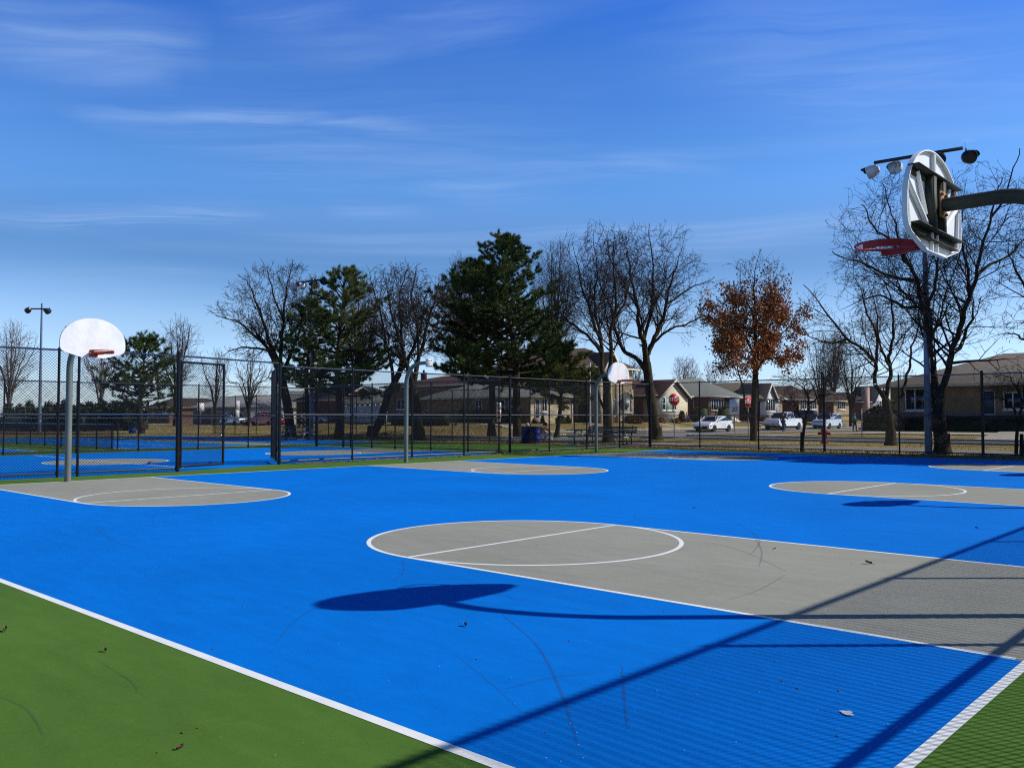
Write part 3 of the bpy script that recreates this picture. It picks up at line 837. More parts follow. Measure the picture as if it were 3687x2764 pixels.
# double gate
def gate_leaf(label, hinge, end, flip):
    hinge = np.array(hinge); end = np.array(end); L = np.linalg.norm(end-hinge)
    t = thing('gate_leaf', label, 'gate', (hinge[0], hinge[1], 0), atan2(end[1]-hinge[1], end[0]-hinge[0]), 'leaves of the double gate')
    mb = MB()
    for x in (.09, L): mb.tube([(x, 0, .10), (x, 0, 2.88)], .034, 10)
    for z in (.13, 2.85): mb.tube([(.09, 0, z), (L, 0, z)], .03, 8)
    mb.tube([(.09, 0, 1.45), (L, 0, 1.45)], .028, 8)
    autosmooth(mb.build('gate_frame', M['black'], t))
    m2 = MB(); link(m2, L-.14, .14, 2.84); m2.move(t=(.115, 0, 0)); m2.build('chain_link', M['wire'], t)
    for z in (.45, 2.55):
        hb = MB().box(-.03, -.025, z-.05, .10, .025, z+.05); hb.build('hinge', M['black'], t)
    lb = MB().box(L-.02, -.05, 1.30, L+.10, .05, 1.36); lb.box(L+.03, -.015, 1.1, L+.05, .015, 1.3); lb.build('latch', M['black'], t)
d = (PB-PA)/np.linalg.norm(PB-PA)
gl = onX(502, 1010, -21.05); gl = PA+d*1.62
gate_leaf('left leaf of the double gate, standing closed in line with the fence', PA+d*.03, gl, 1)
gate_leaf('right leaf of the double gate, swung open and seen nearly edge on', PB+np.array((-.05, -.03)), PB+np.array((-1.60, .78)), 1)
ht = MB().tube([(PA[0], PA[1], 3.0), (PB[0], PB[1], 3.02)], .024, 8)
tag(autosmooth(ht.build('gate_header', M['rail'])), 'thin pipe spanning over the open double gate', 'rail')

# ------------------------------------------------------------------ floodlight poles
def flood(parent, p, az, tilt, light, s=1.0):
    ax = np.array([cos(az)*cos(tilt), sin(az)*cos(tilt), -sin(tilt)])
    prof = [(.05, -.30), (.11, -.29), (.13, -.22), (.19, -.17), (.235, -.08), (.25, .02), (.25, .16)]
    mb = MB().lathe([(r*s, z*s) for r, z in prof], 18, p, axis=ax)
    q = np.array(p)+ax*.16*s
    side = np.cross(ax, (0, 0, 1)); side /= np.linalg.norm(side); up = np.cross(side, ax)
    V = []                                        # visor hood over the upper half
    n = 13
    for e in (0, .17*s):
        for i in range(n):
            a = pi*i/(n-1)
            g = e*min(1, sin(a)*2.2)
            V.append(q+.252*s*(cos(a)*side+sin(a)*up)+ax*(g if e else 0))
    vz = MB().add(V, [(i, i+1, n+i+1, n+i) for i in range(n-1)])
    mb.tube([np.array(p)-ax*.2*s, np.array(p)-ax*.12*s+np.array((0, 0, .30*s))], .03*s, 6)
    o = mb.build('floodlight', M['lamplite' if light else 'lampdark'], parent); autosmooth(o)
    vz.build('visor', M['lampdark'], o, smooth=True)
    MB().lathe([(.0, .11*s), (.243*s, .10*s)], 18, p, axis=ax).build('lens', M['lens'], o)

def light_pole(label, base, H, r0, r1, lamps, armpts, pm):
    base = np.array(base); t = thing('light_pole', label, 'light pole', tuple(base), 0, 'court light poles')
    mb = MB().tube([(0, 0, -.1), (0, 0, H*.5), (0, 0, H)], [r0, (r0+r1)/2, r1], 14)
    mb.lathe([(r0*2.1, 0), (r0*2.1, .03), (r0*1.2, .05)], 14)
    autosmooth(mb.build('pole', M[pm], t))
    A = MB()
    for a, b in armpts: A.obox(np.array(a)-base, np.array(b)-base, .085, .11)
    A.build('cross_arm', M['lampdark'], t)
    for p, az, tl, lt in lamps: flood(t, np.array(p)-base, az, tl, lt)
    return t

b = G(2006, 981); d0 = dep(b)
La_, Lb_ = D(1888, 352, d0+1.0), D(2080, 320, d0-.85)
mid = (La_+Lb_)/2
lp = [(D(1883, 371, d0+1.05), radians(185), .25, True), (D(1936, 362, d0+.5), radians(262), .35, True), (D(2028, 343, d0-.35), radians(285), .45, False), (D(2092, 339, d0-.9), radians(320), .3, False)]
light_pole('tall blue grey floodlight pole at the right behind the nearest hoop, four lamps', b, float(mid[2])+.1, .135, .075, lp, [(La_, Lb_), ((b[0], b[1], mid[2]+.05), mid)], 'bluesteel')
b = G(672, 945.5); d0 = dep(b)
A_, B_ = D(640, 611, d0+.6), D(703, 603, d0-.6)
light_pole('floodlight pole standing among the pines, four lamps above their tops', b, float((A_+B_)[2]/2)+.3, .15, .08,
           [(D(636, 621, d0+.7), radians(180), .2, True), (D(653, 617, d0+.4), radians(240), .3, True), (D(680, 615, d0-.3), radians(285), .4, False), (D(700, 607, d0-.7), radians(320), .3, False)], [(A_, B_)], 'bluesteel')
b = D(85, 934, 75); A_, B_ = D(64, 667, 75.4), D(103, 667, 74.6)
light_pole('distant slim light pole at the far left carrying two lamps', b, float(A_[2])+.45, .15, .07,
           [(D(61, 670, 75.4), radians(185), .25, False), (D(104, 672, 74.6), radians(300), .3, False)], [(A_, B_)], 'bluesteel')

# ------------------------------------------------------------------ trees
def vnorm(v):
    l = sqrt(v[0]*v[0]+v[1]*v[1]+v[2]*v[2])+1e-9
    return (v[0]/l, v[1]/l, v[2]/l)

class Bare:
    """bare winter tree: given limbs, then branches and twigs grown off them inside a crown envelope"""
    def __init__(s, seed, env, wig=.22, trop=.05, rmin=.006, step=.34, droop=0.0, maxl=4, ang=(30, 62), dens=1.0):
        s.r = random.Random(seed); s.env = env; s.wig = wig; s.trop = trop; s.rmin = rmin; s.step = step
        s.droop = droop; s.maxl = maxl; s.ang = ang; s.dens = dens
        s.T = []; s.K = []; s.tips = []

    def inside(s, p, k=1.0):
        c, rad = s.env
        return sum(((p[i]-c[i])/(rad[i]*k))**2 for i in range(3)) < 1

    def seg(s, p, q, a, b, big):
        (s.T if big else s.K).append((p, q, a, b))

    def limb(s, pts, r0, r1, nb=1.0, start=.25, L=None):
        P = np.array(pts, float); r1 = min(r1, .022) if nb > 0 else r1
        n = len(P); out = []
        for u in np.linspace(0, n-1, (n-1)*4+1):
            i = min(int(u), n-2); f = u-i
            a, b, c, d = P[max(i-1, 0)], P[i], P[i+1], P[min(i+2, n-1)]
            out.append(tuple(.5*((2*b)+(-a+c)*f+(2*a-5*b+4*c-d)*f*f+(-a+3*b-3*c+d)*f**3)))
        if nb > 0:
            ph = [s.r.uniform(0, 6) for _ in range(6)]
            out = [tuple(q[k]+min(1, i/4)*.055*s.r.uniform(.5, 1)*sin(i*.9+ph[k])+min(1, i/4)*.03*sin(i*2.1+ph[k+3]) for k in range(3)) for i, q in enumerate(out)]
        tot = sum(np.linalg.norm(np.array(out[i+1])-np.array(out[i])) for i in range(len(out)-1)); acc = 0
        for i in range(len(out)-1):
            p, q = out[i], out[i+1]; l = np.linalg.norm(np.array(q)-np.array(p))
            fa = acc/tot; acc += l; fb = acc/tot
            ra, rb = r0+(r1-r0)*fa**.8, r0+(r1-r0)*fb**.8
            s.seg(p, q, ra, rb, ra > .035)
            if fa > start and nb > 0:
                d = vnorm(tuple(q[k]-p[k] for k in range(3)))
                k = nb*s.dens*l/.24
                m = int(k)+(1 if s.r.random() < k-int(k) else 0)
                for _ in range(m):
                    s.child(p, d, (L or .36*tot)*s.r.uniform(.5, 1.15)*(1.15-.45*fa), max(rb*s.r.uniform(.30, .55), s.rmin*1.6), 1)
        d = vnorm(tuple(out[-1][k]-out[-2][k] for k in range(3)))
        s.branch(out[-1], d, (L or .3*tot)*.9, r1*.9, 1)

    def child(s, p, d, L, r, lvl):
        a = radians(s.r.uniform(*s.ang)); R = s.r
        x = vnorm((d[1]*1.0-d[2]*.3, d[2]*.2-d[0], d[0]*.3-d[1]*.2+.01))
        y = (d[1]*x[2]-d[2]*x[1], d[2]*x[0]-d[0]*x[2], d[0]*x[1]-d[1]*x[0])
        t = R.uniform(0, 2*pi); ca, sa = cos(a), sin(a); ct, st_ = cos(t)*sa, sin(t)*sa
        s.branch(p, vnorm(tuple(d[k]*ca+x[k]*ct+y[k]*st_ for k in range(3))), L, r, lvl)

    def branch(s, p, d, L, r, lvl):
        R = s.r
        n = max(2, int(L/(s.step*(.75 if lvl > 2 else 1))+.5)); sl = L/n
        r_end = max(r*.35, s.rmin*.6)
        for i in range(n):
            f = i/n
            g = s.wig*(.42+.10*lvl)
            up = (s.trop+.03) if lvl < 3 else s.trop*.6+.02-s.droop*.35
            d = vnorm((d[0]+R.gauss(0, g), d[1]+R.gauss(0, g), d[2]+R.gauss(0, g)*.8+up))
            q = (p[0]+d[0]*sl, p[1]+d[1]*sl, p[2]+d[2]*sl)
            if not s.inside(q, 1.0):
                if not s.inside(q, 1.12) or R.random() < .5:
                    s.tips.append(p); return
            if q[2] < .5: return
            ra = r+(r_end-r)*f; rb = r+(r_end-r)*(f+1/n)
            s.seg(p, q, max(ra, s.rmin*.6), max(rb, s.rmin*.55), ra > .05)
            if lvl < s.maxl and (i > 0 or lvl > 1):
                k = (1.35, 1.35, 1.3, 1.15)[min(lvl, 3)]*s.dens
                m = int(k)+(1 if R.random() < k-int(k) else 0)
                for _ in range(m):
                    s.child(q, d, L*R.uniform(.32, .62)*(1.05-.35*f), max(rb*R.uniform(.45, .7), s.rmin), lvl+1)
            p = q
        s.tips.append(p)

    def build(s, name, label, base, mt='bark', mk='twig', group=None, cat='tree'):
        base = np.array(base, float)
        t = thing(name, label, cat, tuple(base), 0, group)
        for nm, A, k, m in (('trunk', s.T, 7, mt), ('crown', s.K, 3, mk)):
            if not A: continue
            mb = MB().segs(np.array([a[0] for a in A])-base, np.array([a[1] for a in A])-base, np.array([a[2] for a in A]), np.array([a[3] for a in A]), k)
            mb.build(nm, M[m], t, smooth=(k > 3))
        return t

def flare(r):
    return r

def pix_tree(name, label, seed, base, limbs, env, r0, Lb=None, group='bare street trees', rmin=.0095, scale=1.0, **kw):
    """limbs: (list of surveyed points, start radius, end radius, twig density, side offset at the tip)"""
    P = G(*base); d0 = dep(P)
    (ex, ey), (rx, ry) = env
    c = D(ex, ey, d0); ppm = 1892/d0
    B = Bare(seed, (tuple(c), (rx/ppm, rx/ppm, ry/ppm)), rmin=rmin, **kw)
    for pts, a, b, nb, off in limbs:
        n = len(pts)
        Q = [D(x, y, d0+off[0]+(off[1]-off[0])*(i/(n-1))) for i, (x, y) in enumerate(pts)]
        B.limb(Q, a, b, nb, start=.15 if off[1] != 0 or off[0] != 0 else .55, L=Lb)
    # root flare
    p = tuple(P); q = tuple(P+np.array((0, 0, .35)))
    B.seg((p[0], p[1], p[2]-.1), q, r0*1.55, r0*1.02, True)
    B.seg((p[0], p[1], p[2]+.05), tuple(P+np.array((0, 0, .8))), r0*1.2, r0*.97, True)
    return B.build(name, label, P, group=group)

# big locust by the stop sign
pix_tree('bare_tree', 'large bare tree with a leaning trunk in front of the first stop sign', 21, (1418, 950), [
    ([(1418, 949), (1411, 900), (1404, 850), (1399, 805), (1396, 783)], .33, .27, 0, (0, 0)),
    ([(1398, 805), (1376, 776), (1347, 756), (1330, 715), (1322, 670), (1302, 630), (1292, 590)], .17, .05, 1.0, (0, 1.6)),
    ([(1396, 783), (1390, 740), (1380, 700), (1372, 640), (1360, 580), (1352, 530)], .20, .05, 1.0, (0, -1.2)),
    ([(1399, 765), (1414, 728), (1432, 690), (1442, 640), (1456, 590), (1470, 545)], .17, .05, 1.0, (0, 1.0)),
    ([(1402, 748), (1440, 716), (1480, 700), (1510, 688), (1536, 690)], .10, .03, 1.0, (0, -1.5)),
    ([(1390, 735), (1404, 680), (1412, 610), (1406, 540), (1402, 492)], .12, .04, 1.0, (0, .5)),
    ([(1436, 660), (1480, 630), (1520, 610), (1545, 600)], .07, .025, 1.0, (0, 1.8)),
    ([(1375, 660), (1345, 610), (1320, 560), (1310, 520)], .08, .03, 1.0, (0, -2.0))],
    ((1415, 625), (143, 152)), .33, wig=.2, trop=.02, droop=.07, dens=1.0)

pix_tree('bare_tree', 'bare tree with two upright stems behind the far hoop and picnic table', 22, (1313, 956), [
    ([(1313, 955), (1312, 905), (1311, 850)], .27, .23, 0, (0, 0)),
    ([(1311, 850), (1303, 800), (1296, 740), (1281, 690), (1263, 640), (1251, 590), (1242, 548)], .16, .045, 1.0, (0, 1.2)),
    ([(1312, 850), (1318, 790), (1319, 730), (1326, 680), (1331, 620), (1322, 560), (1331, 508)], .16, .045, 1.0, (0, -1.2)),
    ([(1310, 892), (1296, 862), (1286, 830), (1268, 805), (1245, 786), (1212, 771)], .09, .03, .7, (0, -1.0)),
    ([(1299, 762), (1271, 726), (1236, 700), (1206, 670), (1191, 632)], .10, .03, 1.0, (0, 1.5)),
    ([(1320, 700), (1345, 660), (1362, 610), (1372, 560)], .09, .03, 1.0, (0, 1.2)),
    ([(1300, 735), (1284, 660), (1290, 590), (1284, 530)], .09, .03, 1.0, (0, -1.6))],
    ((1284, 622), (118, 138)), .27, wig=.2, trop=.03, droop=.05, dens=1.0)

pix_tree('bare_tree', 'wide bare tree at the left of the pines, limbs sweeping left', 23, (628, 944), [
    ([(628, 943), (622, 880), (611, 830), (600, 788)], .34, .28, 0, (0, 0)),
    ([(600, 790), (571, 746), (536, 711), (500, 690), (470, 682)], .17, .04, 1.0, (0, -1.8)),
    ([(600, 788), (580, 730), (560, 670), (541, 620), (522, 598)], .17, .04, 1.0, (0, 1.5)),
    ([(606, 805), (608, 740), (615, 660), (624, 600), (632, 570)], .17, .05, 1.0, (0, -.6)),
    ([(608, 810), (640, 735), (664, 655), (682, 595)], .15, .04, 1.0, (0, 1.0)),
    ([(590, 760), (545, 750), (505, 755), (475, 770)], .10, .03, 1.0, (0, 2.0)),
    ([(612, 690), (585, 620), (575, 575)], .08, .03, 1.0, (0, -2.0))],
    ((590, 682), (136, 122)), .34, wig=.2, trop=.02, droop=.05, dens=1.0, rmin=.012)

pix_tree('bare_tree', 'bare tree leaning strongly to the right between the pines', 24, (803, 944), [
    ([(803, 943), (822, 905), (840, 850), (862, 806)], .30, .22, 0, (0, 0)),
    ([(862, 806), (885, 770), (905, 720), (916, 660), (930, 610)], .16, .04, 1.0, (0, 1.5)),
    ([(850, 830), (842, 770), (828, 710), (815, 650), (800, 610)], .14, .04, 1.0, (0, -1.5)),
    ([(862, 806), (870, 740), (862, 680), (868, 620), (880, 575)], .13, .04, 1.0, (0, .4))],
    ((850, 690), (105, 128)), .30, wig=.2, trop=.03, droop=.03, dens=1.0, rmin=.012)

pix_tree('bare_tree', 'dark trunked bare tree directly behind the boardless hoop post', 25, (904, 951), [
    ([(904, 950), (900, 900), (893, 842)], .36, .28, 0, (0, 0)),
    ([(893, 842), (880, 790), (860, 725), (842, 660), (835, 610)], .18, .05, 1.0, (0, -1.2)),
    ([(893, 842), (905, 770), (925, 700), (941, 640), (952, 592)], .18, .05, 1.0, (0, 1.2)),
    ([(881, 790), (835, 745), (800, 700), (780, 670)], .11, .03, 1.0, (0, 1.8)),
    ([(905, 775), (900, 700), (890, 640), (898, 585)], .10, .03, 1.0, (0, -1.5))],
    ((880, 690), (110, 125)), .36, wig=.2, trop=.03, droop=.03, dens=1.0, rmin=.0115)

pix_tree('bare_tree', 'bare tree forking low left of the right light pole before the tan house', 26, (1925, 962), [
    ([(1925, 961), (1922, 920), (1918, 890), (1913, 862)], .24, .19, 0, (0, 0)),
    ([(1913, 864), (1897, 840), (1888, 812), (1893, 783), (1866, 757), (1832, 732), (1800, 697), (1768, 650), (1737, 618)], .12, .03, 1.0, (0, -1.0)),
    ([(1914, 858), (1923, 812), (1921, 778), (1926, 740), (1931, 690), (1921, 640), (1908, 598)], .12, .03, 1.0, (0, .9)),
    ([(1917, 868), (1940, 863), (1955, 832), (1964, 790), (1971, 750), (1985, 700), (1988, 660)], .10, .03, 1.0, (0, 1.2)),
    ([(1893, 783), (1895, 740), (1880, 690), (1862, 640), (1850, 600)], .08, .025, 1.0, (0, 1.2)),
    ([(1922, 790), (1905, 760), (1896, 700), (1888, 650)], .07, .025, 1.0, (0, -1.2)),
    ([(1832, 732), (1790, 740), (1755, 730), (1728, 700)], .06, .02, 1.0, (0, -1.6))],
    ((1858, 702), (148, 112)), .24, wig=.22, trop=.02, droop=.03, dens=1.0, rmin=.0075, ang=(35, 75))

pix_tree('bare_tree', 'tall dark bare tree dividing into two stems just right of the light pole', 27, (2037, 981), [
    ([(2037, 980), (2031, 930), (2028, 895), (2030, 868)], .26, .24, 0, (0, 0)),
    ([(2027, 890), (2018, 830), (2011, 780), (2008, 720), (1995, 660), (1976, 600), (1956, 560), (1920, 520), (1882, 480), (1862, 442)], .16, .028, 1.0, (0, 1.6)),
    ([(2013, 770), (2002, 700), (2012, 640), (2026, 580), (2034, 520), (2040, 462)], .10, .03, 1.0, (0, -1.2)),
    ([(2032, 872), (2046, 800), (2061, 750), (2076, 700), (2096, 640), (2112, 580), (2131, 500), (2150, 430), (2164, 385)], .15, .028, 1.0, (0, -.6)),
    ([(2062, 760), (2082, 735), (2097, 690), (2104, 640)], .09, .03, .8, (0, .9)),
    ([(2112, 592), (2150, 565), (2188, 545), (2225, 505)], .07, .025, 1.0, (0, 1.2)),
    ([(1978, 605), (1930, 600), (1882, 575), (1832, 560), (1800, 545)], .07, .022, 1.0, (0, -1.5)),
    ([(2096, 650), (2085, 560), (2075, 490), (2080, 440)], .07, .025, 1.0, (0, 1.8)),
    ([(1996, 665), (1950, 660), (1900, 640), (1850, 650)], .07, .022, 1.0, (0, 1.8)),
    ([(2140, 470), (2175, 420), (2190, 360), (2205, 320)], .05, .018, 1.0, (0, -.5)),
    ([(1956, 560), (1935, 500), (1925, 450), (1905, 400)], .05, .018, 1.0, (0, -.8))],
    ((2020, 592), (225, 265)), .27, wig=.22, trop=.02, droop=.02, dens=.95, rmin=.0075, ang=(35, 75))

pix_tree('bare_tree', 'bare tree cut by the right edge of the picture, only its left branches showing', 28, (2330, 984), [
    ([(2330, 983), (2322, 900), (2310, 820)], .24, .2, 0, (0, 0)),
    ([(2310, 820), (2280, 740), (2240, 660), (2200, 600), (2180, 540)], .13, .03, 1.0, (0, -1.0)),
    ([(2312, 820), (2300, 700), (2270, 600), (2240, 480), (2215, 380)], .13, .03, 1.0, (0, 1.0)),
    ([(2312, 820), (2340, 700), (2370, 560), (2380, 420)], .13, .03, 1.0, (0, 0.5)),
    ([(2290, 760), (2240, 740), (2200, 725), (2170, 720)], .08, .02, 1.0, (0, .8))],
    ((2320, 580), (175, 250)), .24, wig=.22, trop=.02, dens=.95, rmin=.0075, ang=(35, 75))

# small umbrella shaped ornamentals
for seed, bx, by, sx, lab in ((31, 1733, 976, 0, 'small bare umbrella shaped tree beside the red hydrant'), (32, 2208, 985, 462, 'small bare umbrella shaped tree at the right edge before the tan house')):
    k = 1.0
    f = lambda L: [(x+sx, y+(by-976) if i == 0 else y+(0 if sx == 0 else -4)) for i, (x, y) in enumerate(L)]
    pix_tree('ornamental_tree', lab, seed, (bx, by), [
        (f([(1733, 976), (1735, 940), (1739, 914)]), .068, .056, 0, (0, 0)),
        (f([(1739, 914), (1728, 892), (1718, 876), (1700, 866), (1674, 862), (1655, 872)]), .05, .014, 1.6, (0, -.8)),
        (f([(1740, 914), (1745, 886), (1748, 860), (1754, 838), (1768, 815)]), .055, .014, 1.6, (0, .6)),
        (f([(1748, 872), (1776, 855), (1806, 850), (1828, 862)]), .04, .012, 1.6, (0, -.5)),
        (f([(1748, 860), (1730, 832), (1704, 816), (1684, 815)]), .04, .012, 1.6, (0, .9)),
        (f([(1747, 866), (1738, 840), (1742, 816), (1736, 800)]), .035, .012, 1.6, (0, -1.0)),
        (f([(1752, 842), (1786, 826), (1812, 824)]), .03, .01, 1.6, (0, 1.2))],
        ((1741+sx, 838+(0 if sx == 0 else 0)), (98, 54)), .068, wig=.3, trop=-.06, droop=.14, dens=1.0, rmin=.0048, Lb=.95, ang=(35, 80), group='umbrella shaped ornamental trees', step=.22)

# ------------------------------------------------------------------ leafy pieces
def cards(mb, P, Nrm, ln, wd, rs, n=1):
    """leaf shaped two-triangle cards at points P pointing roughly along Nrm"""
    P = np.asarray(P); k = len(P)
    d = Nrm+rs.normal(0, .45, (k, 3)); d /= np.linalg.norm(d, axis=1)[:, None]
    u = np.cross(d, rs.normal(0, 1, (k, 3))); u /= np.linalg.norm(u, axis=1)[:, None]+1e-9
    L = (ln*rs.uniform(.6, 1.25, k))[:, None]; Wd = (wd*rs.uniform(.7, 1.2, k))[:, None]
    V = np.stack([P, P+d*L*.5+u*Wd*.5, P+d*L, P+d*L*.5-u*Wd*.5], 1)
    q = (np.arange(k)*4)[:, None]+np.arange(4)
    mb.add(V.reshape(-1, 3), q)

def needles(mb, Cn, Dr, rs, n=24, ln=.2, wd=.0135):
    Cn = np.repeat(np.asarray(Cn), n, 0); Dr = np.repeat(np.asarray(Dr), n, 0)
    k = len(Cn)
    d = Dr*.75+rs.normal(0, .62, (k, 3)); d /= np.linalg.norm(d, axis=1)[:, None]
    u = np.cross(d, rs.normal(0, 1, (k, 3))); u /= np.linalg.norm(u, axis=1)[:, None]+1e-9
    L = (ln*rs.uniform(.6, 1.2, k))[:, None]
    P = Cn+rs.normal(0, .03, (k, 3))
    V = np.stack([P-u*wd, P+u*wd, P+d*L], 1)
    mb.add(V.reshape(-1, 3), (np.arange(k)*3)[:, None]+np.arange(3))

def pine(name, label, seed, base, H, prof, z0, r0, m='needle', lean=(0, 0), dens=1.0, gap=.12, group='pines along the street', ln=.2, nn=24, forks=(), asym=None):
    R = random.Random(seed); rs = np.random.RandomState(seed)
    t = thing(name, label, 'tree', tuple(base), 0, group)
    tr = MB(); ax = lambda z: np.array((lean[0]*z/H+.10*sin(z*.9+seed), lean[1]*z/H+.10*cos(z*.7+seed), z))
    zs = np.linspace(0, H*.97, 16)
    tr.tube([ax(z) for z in zs], [r0*(1.35 if i == 0 else 1)*(1-.93*z/H)+.02 for i, z in enumerate(zs)], 8)
    P0 = []; P1 = []; A = []; B_ = []; Cn = []; Dr = []
    z = z0
    hs = [p[0] for p in prof]; rsx = [p[1] for p in prof]
    while z < H*.985:
        f = z/H
        rad = float(np.interp(f, hs, rsx))
        nbr = R.randint(4, 6)
        a0 = R.uniform(0, 2*pi)
        for k in range(nbr):
            if R.random() < gap: continue
            a = a0+2*pi*k/nbr+R.gauss(0, .25)
            Lb = rad*R.uniform(.62, 1.12)
            if asym: Lb *= 1+asym[0]*cos(a-asym[1])
            Lb = max(Lb, .25)
            el = radians(np.interp(f, [0, .3, .7, 1], [-8, 2, 18, 58])+R.gauss(0, 8))
            d = np.array((cos(a)*cos(el), sin(a)*cos(el), sin(el)))
            p = ax(z+R.uniform(-.12, .12)); n = max(3, int(Lb/.32)); sl = Lb/n
            rb = .012+.017*Lb
            for i in range(n):
                d = d+np.array((R.gauss(0, .08), R.gauss(0, .08), .03+R.gauss(0, .05))); d /= np.linalg.norm(d)
                q = p+d*sl
                P0.append(p); P1.append(q); A.append(rb*(1-i/n)+.008); B_.append(rb*(1-(i+1)/n)+.006)
                g = (i+1)/n
                if g > .34:
                    ns = int(R.uniform(1.2, 3.4)*dens*(.55+.6*g))
                    for _ in range(ns):
                        e = np.array((R.gauss(0, .75), R.gauss(0, .75), R.gauss(.18, .42)))+d*.7
                        e /= np.linalg.norm(e)
                        sL = R.uniform(.16, .5)*(.6+.5*min(1, Lb/2.5))
                        tip = q+e*sL
                        P0.append(q); P1.append(tip); A.append(.012); B_.append(.006)
                        for w in ((.45, .75, 1.0) if sL > .3 else (.6, 1.0)):
                            Cn.append(q+e*sL*w); Dr.append(e+np.array((0, 0, .25)))
                p = q
            Cn.append(p); Dr.append(d)
        z += R.uniform(.20, .36)*(1.0 if f < .8 else .7)
    for fk in forks:                                     # further stems
        autosmooth(MB().tube([np.array(p) for p in fk[0]], fk[1], 7).build('trunk', M['bark'], t))
    tr.segs(P0, P1, A, B_, 4)
    autosmooth(tr.build('trunk', M['bark'], t), 50)
    fb = MB(); needles(fb, Cn, Dr, rs, int(nn*1.5), ln*1.12)
    fb.build('foliage', M[m], t)
    return t

def gp(x, y):
    p = G(x, y); p[2] = hgt(p[0], p[1]); return p

b = gp(1123, 947); pp = 1892/dep(b)
pine('pine_tree', 'biggest dark pine in the middle, its tip well above the other pines', 41, b, (947-520)/pp, [(0, .3), (.27, 190/pp), (.34, 178/pp), (.44, 128/pp), (.52, 158/pp), (.64, 138/pp), (.72, 96/pp), (.82, 88/pp), (.92, 44/pp), (1, 8/pp)], (947-835)/pp, .27,
     lean=(-.72, -.66), dens=1.0, gap=.16, nn=26, asym=(.10, radians(222)))
b = gp(1065, 944); pp = 1892/dep(b)
pine('pine_tree', 'dark pine merged with the left side of the biggest pine', 42, b, (944-585)/pp, [(0, .3), (.34, 150/pp), (.45, 128/pp), (.62, 134/pp), (.72, 88/pp), (.80, 98/pp), (.92, 54/pp), (1, 12/pp)], (944-830)/pp, .25,
     lean=(-.5, -.45), dens=1.0, gap=.14, nn=26, asym=(.16, radians(222)))
b = gp(1203, 945); pp = 1892/dep(b)
pine('pine_tree', 'short olive green pine right of the biggest pine beside the yellow house', 43, b, (945-765)/pp, [(0, .3), (.42, 88/pp), (.6, 92/pp), (.8, 64/pp), (1, 14/pp)], (945-868)/pp, .15, m='needle2', dens=1.35, gap=.10, lean=(.25, .22))
b = gp(728, 948); pp = 1892/dep(b)
pine('pine_tree', 'loose olive green pine under the middle floodlights', 44, b, (948-596)/pp, [(0, .3), (.24, 108/pp), (.34, 132/pp), (.5, 124/pp), (.66, 112/pp), (.8, 82/pp), (.92, 46/pp), (1, 12/pp)], (948-850)/pp, .24, m='needle2', dens=1.0, gap=.20, nn=24, lean=(.15, .2))
b = gp(665, 945); pp = 1892/dep(b)
pine('pine_tree', 'thin dark green pine left of the middle floodlight pole', 45, b, (945-655)/pp, [(0, .3), (.36, 74/pp), (.55, 78/pp), (.75, 58/pp), (.92, 30/pp), (1, 8/pp)], (945-835)/pp, .18, m='needle', dens=.85, gap=.22, nn=22)
b = gp(305, 937); pp = 1892/dep(b)
pine('pine_tree', 'low spreading pine on several trunks behind the left fence', 46, b, (937-745)/pp, [(0, .3), (.25, 72/pp), (.42, 86/pp), (.62, 84/pp), (.8, 66/pp), (.93, 38/pp), (1, 12/pp)], (937-890)/pp, .24, m='needle', dens=.95, gap=.16, ln=.24, nn=20,
     forks=[([(.1, 0, 0), (-.5, .5, 1.3), (-1.0, 1.0, 2.6)], [.22, .17, .1]), ([(0, 0, 0), (.5, -.35, 1.3), (1.0, -.7, 2.6)], [.22, .17, .1]), ([(-.3, .3, 0), (-1.0, .2, 1.2), (-1.6, 0, 2.2)], [.18, .13, .07])])
pine('pine_tree', 'dense evergreen out of sight at the right whose shadow darkens the far court', 47, np.array((2.6, 31.5, 0)), 13.5, [(0, 2.6), (.1, 3.2), (.5, 3.0), (.8, 2.0), (1, .3)], 1.5, .25, dens=1.7, gap=.02, nn=26, ln=.26)
pine('pine_tree', 'second dense evergreen out of sight at the right beside the first', 48, np.array((8.0, 31.8, 0)), 12.0, [(0, 2.6), (.1, 3.2), (.5, 2.8), (.8, 1.8), (1, .3)], 1.5, .25, dens=1.7, gap=.02, nn=26, ln=.26)

pine('pine_tree', 'third dense evergreen out of sight at the right, nearest to the tan house', 49, np.array((-1.0, 31.2, 0)), 12.5, [(0, 2.6), (.1, 3.2), (.5, 2.8), (.8, 1.9), (1, .3)], 2.5, .25, dens=1.5, gap=.04, nn=24, ln=.26)
